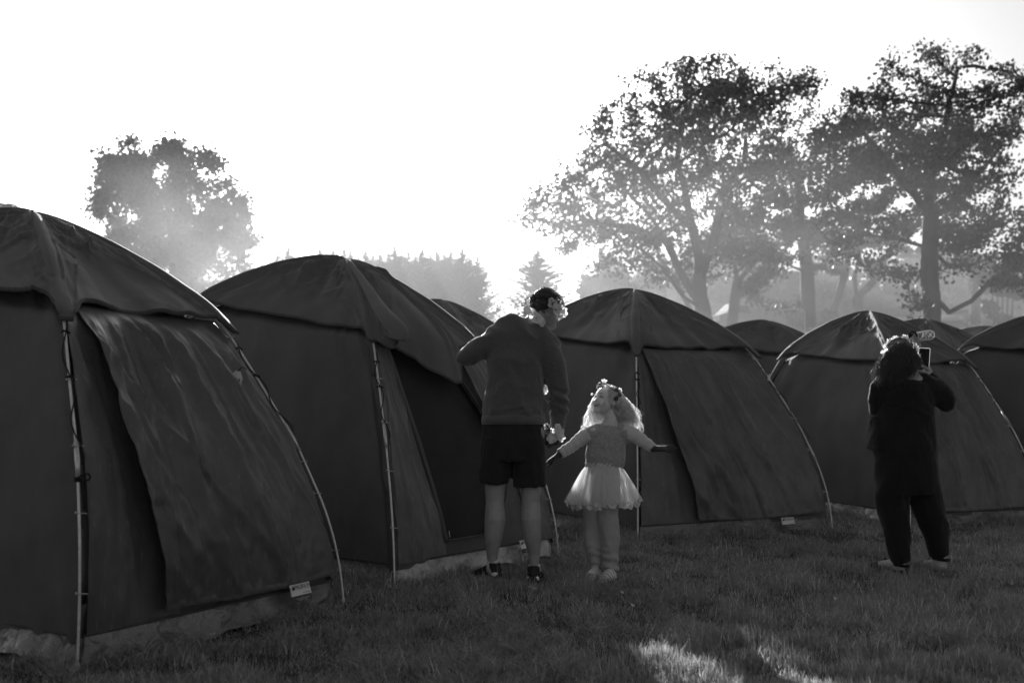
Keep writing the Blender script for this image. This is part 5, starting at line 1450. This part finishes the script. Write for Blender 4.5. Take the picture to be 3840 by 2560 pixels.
# conifers
def conifer_mesh(seed, H=1.0):
    rg = random.Random(seed); mb = MB()
    hs = [1 - .88 * (i / 62) ** 1.35 for i in range(1, 63)]
    for h in hs:
        L = (1 - h) ** .95 * .36 * rg.uniform(.6, 1.2) + .002
        for k in range(8):
            a = rg.uniform(0, 6.28); d = Vector((math.cos(a), math.sin(a), 0)); l_ = L * rg.uniform(.55, 1.15); s_ = d.cross(Vector((0, 0, 1)))
            for j in range(8):
                f = (j + .5) / 8; p = Vector((0, 0, h)) + d * l_ * f + Vector((0, 0, l_ * (-.25 * f + .65 * f * f)))
                q = Vector((rg.uniform(-.5, .5), rg.uniform(-.5, .5), rg.uniform(.0, .9))); sz = .0035 + .018 * min(1, (1 - h) * 3.5)
                e = (d * .8 + q).normalized() * sz; w = sz * .42
                b = len(mb.v); mb.v += [p - s_ * w - e * .3, p + s_ * w - e * .3, p + e * 1.2, p + Vector((0, 0, -sz * .6))]
                mb.f += [(b, b + 1, b + 2), (b, b + 3, b + 1)]
    for j in range(5):
        b = len(mb.v); z = .975 + .006 * j; mb.v += [Vector((-.003, 0, z)), Vector((.003, 0, z)), Vector((0, 0, z + .035)), Vector((0, .003, z))]; mb.f += [(b, b + 1, b + 2), (b, b + 3, b + 2)]
    return mb.mesh('crown')
CM = [conifer_mesh(k) for k in (1, 2, 3)]
for m_ in CM: m_.materials.append(M['needle'])
tm = MB(); tm.tube([Vector((0, 0, -.05)), Vector((0, 0, .5)), Vector((0, 0, .98))], [.02, .012, .003], 7); tmm = tm.mesh('trunk'); tmm.materials.append(M['bark'])
cf = [(1040, 945, 78), (1082, 922, 76), (1200, 928, 82), (1252, 920, 80), (1290, 925, 84), (1315, 935, 88), (1372, 932, 82), (1425, 945, 78), (1480, 920, 80), (1530, 935, 84), (1583, 930, 78), (1638, 938, 86), (1690, 930, 80), (1735, 925, 76), (1790, 960, 82), (1150, 965, 90), (980, 985, 86), (1225, 950, 92), (1345, 955, 94), (1400, 950, 90), (1455, 945, 93), (1505, 950, 96), (1560, 955, 92), (1612, 950, 90), (1665, 945, 95), (1760, 965, 88), (1105, 975, 92), (1015, 975, 92)]
nm_ = ['farthest left', 'second from the left', 'third from the left', 'fourth from the left', 'fifth from the left', 'sixth from the left', 'seventh from the left', 'eighth from the left', 'ninth from the left', 'tenth from the left', 'eleventh from the left', 'twelfth from the left', 'thirteenth from the left', 'fourteenth from the left', 'fifteenth from the left', 'sixteenth from the left'] + [w_ + ' from the left' for w_ in ('seventeenth', 'eighteenth', 'nineteenth', 'twentieth', 'twenty-first')] + [w_ + ' from the right' for w_ in ('seventh', 'sixth', 'fifth', 'fourth', 'third', 'second')] + ['last at the right end']
order = sorted(range(len(cf)), key=lambda i: cf[i][0]); rank = {i: nm_[r] for r, i in enumerate(order)}
for k, (px, py, d) in enumerate([(a_, b_, c_ * .72) for a_, b_, c_ in cf] + [(2016, 935, 54)]):
    top = P(px, py, d); gz_ = float(ground_h(top.x, d)); Hh = top.z - gz_ + .3
    if k < len(cf): t_ = thing('conifer', (top.x, d, gz_ - .3), 'pointed conifer top in the hazy row, ' + rank[k], 'conifer', 'hazy conifer row behind the tents')
    else: t_ = thing('conifer', (top.x, d, gz_ - .3), 'broad lone conifer just left of the bowed head with flowers', 'conifer')
    wd_ = random.uniform(1.8, 2.3) if k < len(cf) else 2.7
    a = random.uniform(0, 6.28)
    for me_, nm in ((CM[k % 3], 'crown'), (tmm, 'trunk')):
        o = bpy.data.objects.new(nm, me_); COL.objects.link(o); o.parent = t_; o.scale = (Hh * wd_, Hh * wd_, Hh); o.rotation_euler = (0, 0, a)

# ------------------------------------------------------------------ far woodland, fence, vehicles
rg = np.random.default_rng(77); n = 60000
wx = rg.uniform(8, 66, n); wy = rg.uniform(86, 104, n); hmax = 1.6 + 6.8 * np.clip(.55 + .75 * fbm(wx * .16, wy * .1, None, 88, 3), .05, 1.2)
wz = ground_h(wx, wy) + hmax * rg.uniform(0, 1, n) ** .8
k_ = fbm(wx * .45, wy * .45, wz * .45, 89, 2) > -.28
c_ = np.stack([wx, wy, wz], 1)[k_]
wo = leaves(c_, .62, 'leaf', None, rg, 'woodland'); tag(wo, 'pale hazy woodland filling in below the crowns of the large trees', kind='stuff')
# white picket fence
f0 = P(3340, 1225, 74); fx = thing('picket_fence', (f0.x, 74, float(ground_h(f0.x, 74))), 'white picket fence behind the trunk of the right hand tree', 'fence')
mb = MB(); g_ = float(ground_h(f0.x, 74))
for k in range(40): mb.box((f0.x + k * .16, 74, g_ - .1), (f0.x + k * .16 + .09, 74.03, g_ + 1.0))
mb.build('picket_panel', M['whitepaint'], fx, smooth=False)
for zz in (.3, .8):
    mb = MB(); mb.box((f0.x, 74.032, g_ + zz), (f0.x + 6.4, 74.07, g_ + zz + .07)); mb.build('rail', M['whitepaint'], fx, smooth=False)
# goal-like white frame left of the straight trunk
f0 = P(2998, 1232, 58); g_ = float(ground_h(f0.x, 58)); gl = thing('post_frame', (f0.x, 58, g_), 'white post frame standing left of the straight trunked tree', 'post frame')
mb = MB(); mb.tube([Vector((f0.x + .3, 58, g_ - .1)), Vector((f0.x + .3, 58, g_ + 1.15)), Vector((f0.x + .2, 58, g_ + 1.28)), Vector((f0.x, 58, g_ + 1.32))], .05, 8); mb.build('post', M['whitepaint'], gl)
mb = MB(); mb.tube([Vector((f0.x + .0, 58, g_ + 1.32)), Vector((f0.x - .9, 58.6, g_ + 1.34))], .045, 8); mb.build('crossbar', M['whitepaint'], gl)
def vehicle(label, cat, name, px, d, L, W, H, rot, paint, van=False):
    c = P(px, 1240, d); g_ = float(ground_h(c.x, d)); c = Vector((c.x, d, g_ + .02)); t = thing(name, c, label, cat, 'vehicles parked beyond the field')
    R = Matrix.Rotation(rot, 3, 'Z'); W2 = W / 2
    if van: prof = [(-L / 2, .35), (-L / 2, H * .95), (-L / 2 + .1, H), (L * .25, H), (L * .38, H * .62), (L * .49, H * .52), (L / 2, .35)]
    else: prof = [(-L / 2, .35), (-L / 2 + .03, H * .60), (-L * .40, H * .66), (-L * .30, H * .93), (-L * .22, H), (L * .06, H), (L * .22, H * .68), (L * .45, H * .58), (L / 2, H * .42), (L / 2, .35)]
    mb = MB(); n = len(prof)
    ins = lambda z: W2 - (.16 * max(0, z - H * .62) / (H * .38))
    rows = []
    for sgn in (-1, -.9, .9, 1):
        rows.append([c + R @ Vector((x * (1 if abs(sgn) < .95 else .985), sgn * ins(z), z * (1 if abs(sgn) < .95 else .99) + (0 if abs(sgn) < .95 else .01))) for x, z in prof])
    mb.grid(np.array([[tuple(q) for q in r] for r in rows]))
    b = len(mb.v); mb.v += rows[0]; mb.f.append(tuple(range(b, b + n))); b = len(mb.v); mb.v += rows[3]; mb.f.append(tuple(range(b, b + n))[::-1])
    b = len(mb.v); mb.v += [rows[0][0], rows[3][0], rows[3][-1], rows[0][-1]]; mb.f.append((b, b + 1, b + 2, b + 3))
    body_ = mb.build('body', M[paint], t, smooth=False); bv = body_.modifiers.new('b', 'BEVEL'); bv.width = .04; bv.segments = 2; bv.limit_method = 'ANGLE'
    for sgn in (-1, 1):
        mb = MB(); z0, z1 = H * .66, H * .92
        q = [(-L * .28, z0), (-L * .24, z1), (L * .04, z1), (L * .19, z0)] if not van else [(L * .05, H * .6), (L * .05, H * .88), (L * .24, H * .88), (L * .33, H * .62)]
        mb.v += [c + R @ Vector((x, sgn * (ins(z) + .012), z)) for x, z in q]; mb.f.append((0, 1, 2, 3)); mb.build('side_window', M['carglass'], t, smooth=False)
    i0 = 5 if not van else 3
    a_, b_ = prof[i0], prof[i0 + 1]; mb = MB()
    for f_, sg in ((.12, -1), (.12, 1), (.9, 1), (.9, -1)):
        x = a_[0] + (b_[0] - a_[0]) * f_; z = a_[1] + (b_[1] - a_[1]) * f_; mb.v.append(c + R @ Vector((x + .015, sg * (ins(z) - .12), z + .012)))
    mb.f.append((0, 1, 2, 3)); mb.build('windscreen', M['carglass'], t, smooth=False)
    for x in (-L * .31, L * .31):
        for sgn in (-1, 1):
            o_ = c + R @ Vector((x, sgn * (W2 - .08), .32)); ax_ = R @ Vector((0, sgn, 0))
            mb = MB(); mb.tube([o_ - ax_ * .10, o_ + ax_ * .10], .32, 18); w_ = mb.build('wheel', M['tyre'], t)
            mb = MB(); mb.tube([o_ + ax_ * .10, o_ + ax_ * .115], .19, 14); mb.build('rim', M['steel'], w_)
    for sgn in (-1, 1):
        mb = MB(); mb.ell(c + R @ Vector((L * .485, sgn * W2 * .7, H * .46)), (.06, .16, .08), R, 10, 6); mb.build('headlight', M['lampglass'], t)
    mb = MB(); mb.box((L / 2 - .05, -W2 * .9, .30), (L / 2 + .08, W2 * .9, .50), R, c); mb.build('bumper', M['tyre'], t, smooth=False)
vehicle('hazy grey hatchback parked to the right of the right hand tree', 'car', 'parked_car', 3605, 68, 4.1, 1.75, 1.42, -2.3, 'carpaint')
vehicle('pale van parked behind the tent roof in the dip', 'van', 'parked_van', 2800, 66, 4.8, 1.9, 1.75, -2.9, 'vanpaint', True)
print('bg', time.time() - T0)

# ------------------------------------------------------------------ grass
M['grass'] = mat('grass_blade', .27, .65, 38, .38, trans=.40, spec=.6)
def inside(T, x, y, mrg=.0):
    A = T.c[0]; dx, dy = x - A[0], y - A[1]
    u = dx * T.e1[0] + dy * T.e1[1]; v = dx * T.e2[0] + dy * T.e2[1]
    return (u > .02 + mrg) & (u < T.w - .02 - mrg) & (v > .02 + mrg) & (v < T.w2 - .02 - mrg)
rg = np.random.default_rng(99)
NB = 900000
yy = 3.3 * (14.5 / 3.3) ** rg.uniform(0, 1, NB) ** 1.0
xx = rg.uniform(-1, 1, NB) * (.60 * yy + .9)
keep = rg.uniform(0, 1, NB) < np.clip((8.0 / yy) ** .5, .3, 1) * .62
clump = fbm(xx * 5, yy * 5, None, 55, 2)
keep &= rg.uniform(-.9, .6, NB) < clump + .35
for T_ in (T1, T2, T3, T4, T5): keep &= ~inside(T_, xx, yy, .05)
xx, yy, clump = xx[keep], yy[keep], clump[keep]
n = len(xx); print('blades', n)
hgt = .8 * (.024 + .050 * np.clip(clump + .40, 0, 1.3) + .022 * np.clip(fbm(xx * 1.1, yy * 1.1, None, 57, 2) + .1, 0, 1)) * rg.uniform(.5, 1.45, n)
# longer tufts against the canvas and here and there
tall = rg.uniform(0, 1, n) < .02; hgt[tall] *= 1.6
for T_ in (T1, T2, T3, T4):
    nearT = inside(T_, xx, yy, -.14); hgt[nearT] *= rg.uniform(1.0, 1.7, nearT.sum())
wid = np.clip(.0016 + .00045 * yy, 0, .0065) * rg.uniform(.6, 1.4, n)
az = 3.0 * vnoise(xx * 2.2, yy * 2.2, None, 58) * 2 + rg.normal(0, 1.1, n); az[rg.uniform(0, 1, n) < .3] += 3
lean = rg.uniform(.15, 1.2, n) * (.6 + .8 * np.clip(vnoise(xx * 1.7, yy * 1.7, None, 59), -.3, 1))
dx, dy = np.cos(az), np.sin(az)
fz = rg.uniform(0, 6.28, n); sx_, sy_ = np.cos(fz), np.sin(fz)
gz = ground_h(xx, yy) - .004
def lay(f, w):
    bx = xx + dx * hgt * lean * f ** 1.8; by = yy + dy * hgt * lean * f ** 1.8; bz = gz + hgt * (f - .35 * lean * f * f * .6)
    return np.stack([bx - sx_ * wid * w, by - sy_ * wid * w, bz], -1), np.stack([bx + sx_ * wid * w, by + sy_ * wid * w, bz], -1)
a0, b0 = lay(0.0, .5); a1, b1 = lay(.5, .42); a2, b2_ = lay(1.0, .08)
V = np.stack([a0, b0, a1, b1, a2, b2_], 1).reshape(-1, 3)
k = (np.arange(n) * 6)[:, None]
Q = np.concatenate([k + np.array([[0, 1, 3, 2]]), k + np.array([[2, 3, 5, 4]])], 0)
me = npmesh('grass', V, Q); go = link('grass', me, M['grass'], smooth=True)
M['dry'] = mat('dry_blade', .62, .3, 30, .5, trans=.35); me.materials.append(M['dry'])
dr_ = (rg.uniform(0, 1, n) < .05 + .07 * np.clip(vnoise(xx * 1.3, yy * 1.3, None, 71), 0, 1)).astype(np.int32)
me.polygons.foreach_set('material_index', np.concatenate([dr_, dr_]))
tag(go, 'rough tufted grass over the camping field', 'grass', kind='stuff')
# daisies and seed heads
for k, (px, py) in enumerate(((2000, 2240), (1985, 2235), (2370, 2290), (2330, 2240), (1810, 2232), (3130, 2262))):
    y_ = F * CH / (py - HY); x_ = (px - HX) / F * y_
    mb = MB(); z0 = float(ground_h(x_, y_)); mb.tube([Vector((x_, y_, z0)), Vector((x_ + .004, y_, z0 + .035))], .0012, 4); flower_mesh(mb, Vector((x_ + .004, y_, z0 + .036)), (.3, -.6, 1), .012, 9, .2, k, .2)
    tag(mb.build('daisy', M['petal']), ['small daisy in the grass in front of the man\'s right shoe', 'tiny daisy beside the one before the man\'s right shoe', 'lone daisy in front of the girl', 'tiny daisy just before the girl\'s sandals', 'tiny daisy before the man\'s left shoe', 'tiny daisy in the grass left of the woman'][k], 'daisy', 'small daisies in the grass')
print('grass', time.time() - T0)

# ------------------------------------------------------------------ air
def vol_box(name, lo, hi, dens, g, label, kind='stuff', hetero=None, col=.95):
    mb = MB(); mb.box(lo, hi)
    m, nt = nt_new(name); out = nt.nodes.new('ShaderNodeOutputMaterial'); v = nt.nodes.new('ShaderNodeVolumePrincipled')
    v.inputs['Color'].default_value = g4(col); v.inputs['Density'].default_value = dens; v.inputs['Anisotropy'].default_value = g
    nt.links.new(v.outputs[0], out.inputs['Volume'])
    o = mb.build(name, m, None, smooth=False); tag(o, label, kind=kind)
    return o, m, nt, v
HAZE = .00016; MIST = .0120
vol_box('haze', (-150, -70, -1.5), (150, 118, 40), HAZE, .3, 'thin pale haze over the whole field')
mo_, mm_, mn_, mv_ = vol_box('mist', (-110, 17.5, -1.2), (120, 112, 6.5), MIST, .0, 'low drifting smoke lying behind the tents')
for v_ in mo_.data.vertices:
    if v_.co.z > 0 and v_.co.y > 50: v_.co.z = 17.5
# a plume of smoke drifting up in front of the left tree
mb = MB(); mb.ell(P(700, 1010, 22) , (3.4, 2.0, 3.0), None, 28, 18); mb.ell
m, nt = nt_new('smoke'); out = nt.nodes.new('ShaderNodeOutputMaterial'); v = nt.nodes.new('ShaderNodeVolumePrincipled')
v.inputs['Color'].default_value = g4(.96); v.inputs['Anisotropy'].default_value = .55
tc = nt.nodes.new('ShaderNodeTexCoord'); mp_ = nt.nodes.new('ShaderNodeMapping'); nt.links.new(tc.outputs['Generated'], mp_.inputs[0])
mp_.inputs['Location'].default_value = (-.5, -.5, -.5)
ln = nt.nodes.new('ShaderNodeVectorMath'); ln.operation = 'LENGTH'; nt.links.new(mp_.outputs[0], ln.inputs[0])
r1 = nt.nodes.new('ShaderNodeMapRange'); r1.inputs['From Min'].default_value = .5; r1.inputs['From Max'].default_value = .1; nt.links.new(ln.outputs['Value'], r1.inputs['Value'])
ns = nt.nodes.new('ShaderNodeTexNoise'); ns.inputs['Scale'].default_value = .42; ns.inputs['Detail'].default_value = 3; ns.inputs['Distortion'].default_value = .8; nt.links.new(tc.outputs['Object'], ns.inputs['Vector'])
r2 = nt.nodes.new('ShaderNodeMapRange'); r2.inputs['From Min'].default_value = .42; r2.inputs['From Max'].default_value = .72; nt.links.new(ns.outputs['Fac'], r2.inputs['Value'])
m1 = nt.nodes.new('ShaderNodeMath'); m1.operation = 'MULTIPLY'; nt.links.new(r1.outputs[0], m1.inputs[0]); nt.links.new(r2.outputs[0], m1.inputs[1])
m2 = nt.nodes.new('ShaderNodeMath'); m2.operation = 'MULTIPLY'; m2.inputs[1].default_value = .04; nt.links.new(m1.outputs[0], m2.inputs[0])
nt.links.new(m2.outputs[0], v.inputs['Density']); nt.links.new(v.outputs[0], out.inputs['Volume'])
tag(mb.build('smoke', m), 'wisp of smoke drifting in front of the round left tree', kind='stuff')

# ------------------------------------------------------------------ light
SUN_EL, SUN_AZ = 16.7, -8.8        # azimuth measured from straight ahead, minus = left
el, azr = math.radians(SUN_EL), math.radians(SUN_AZ)
sd = Vector((math.sin(azr) * math.cos(el), math.cos(azr) * math.cos(el), math.sin(el)))
sun = bpy.data.lights.new('sun', 'SUN'); sun.energy = 5.0; sun.angle = math.radians(.53); sun.color = (1, 1, 1)
so = bpy.data.objects.new('sun', sun); COL.objects.link(so); so.rotation_euler = sd.to_track_quat('Z', 'Y').to_euler(); so.location = (0, 0, 30)
w = bpy.data.worlds.new('World'); SC.world = w; w.use_nodes = True; nt = w.node_tree; nt.nodes.clear()
out = nt.nodes.new('ShaderNodeOutputWorld'); bg = nt.nodes.new('ShaderNodeBackground'); sky = nt.nodes.new('ShaderNodeTexSky')
sky.sky_type = 'NISHITA'; sky.sun_disc = False; sky.sun_elevation = el; sky.sun_rotation = azr; sky.air_density = 1.0; sky.dust_density = 3.0; sky.ozone_density = 1.0
bw = nt.nodes.new('ShaderNodeRGBToBW'); nt.links.new(sky.outputs[0], bw.inputs[0]); nt.links.new(bw.outputs[0], bg.inputs['Color']); bg.inputs['Strength'].default_value = .05
nt.links.new(bg.outputs[0], out.inputs[0])

# ------------------------------------------------------------------ camera
cam = bpy.data.cameras.new('camera'); co_ = bpy.data.objects.new('camera', cam); COL.objects.link(co_)
co_.location = (0, 0, CH); co_.rotation_euler = (math.radians(90), 0, 0)
cam.sensor_width = 36; cam.lens = F / 3840 * 36; cam.shift_y = (HY - 1280) / 3840; cam.clip_start = .1; cam.clip_end = 4000
cam.dof.use_dof = True; cam.dof.focus_distance = 6.4; cam.dof.aperture_fstop = 2.4
SC.camera = co_
SC.view_settings.view_transform = 'Standard'; SC.view_settings.look = 'None'; SC.view_settings.gamma = 1; SC.view_settings.use_curve_mapping = False
SC.view_settings.exposure = 1.55
cy_ = SC.cycles
SC.render.engine = 'CYCLES'
cy_.max_bounces = 8; cy_.diffuse_bounces = 3; cy_.glossy_bounces = 2; cy_.transmission_bounces = 3; cy_.transparent_max_bounces = 24; cy_.volume_bounces = 1
cy_.use_denoising = True; cy_.denoising_input_passes = 'RGB_ALBEDO_NORMAL'; cy_.denoising_prefilter = 'ACCURATE'; cy_.volume_step_rate = 4; cy_.use_adaptive_sampling = True; cy_.adaptive_threshold = .012
cy_.sample_clamp_indirect = 6
print('done', time.time() - T0)
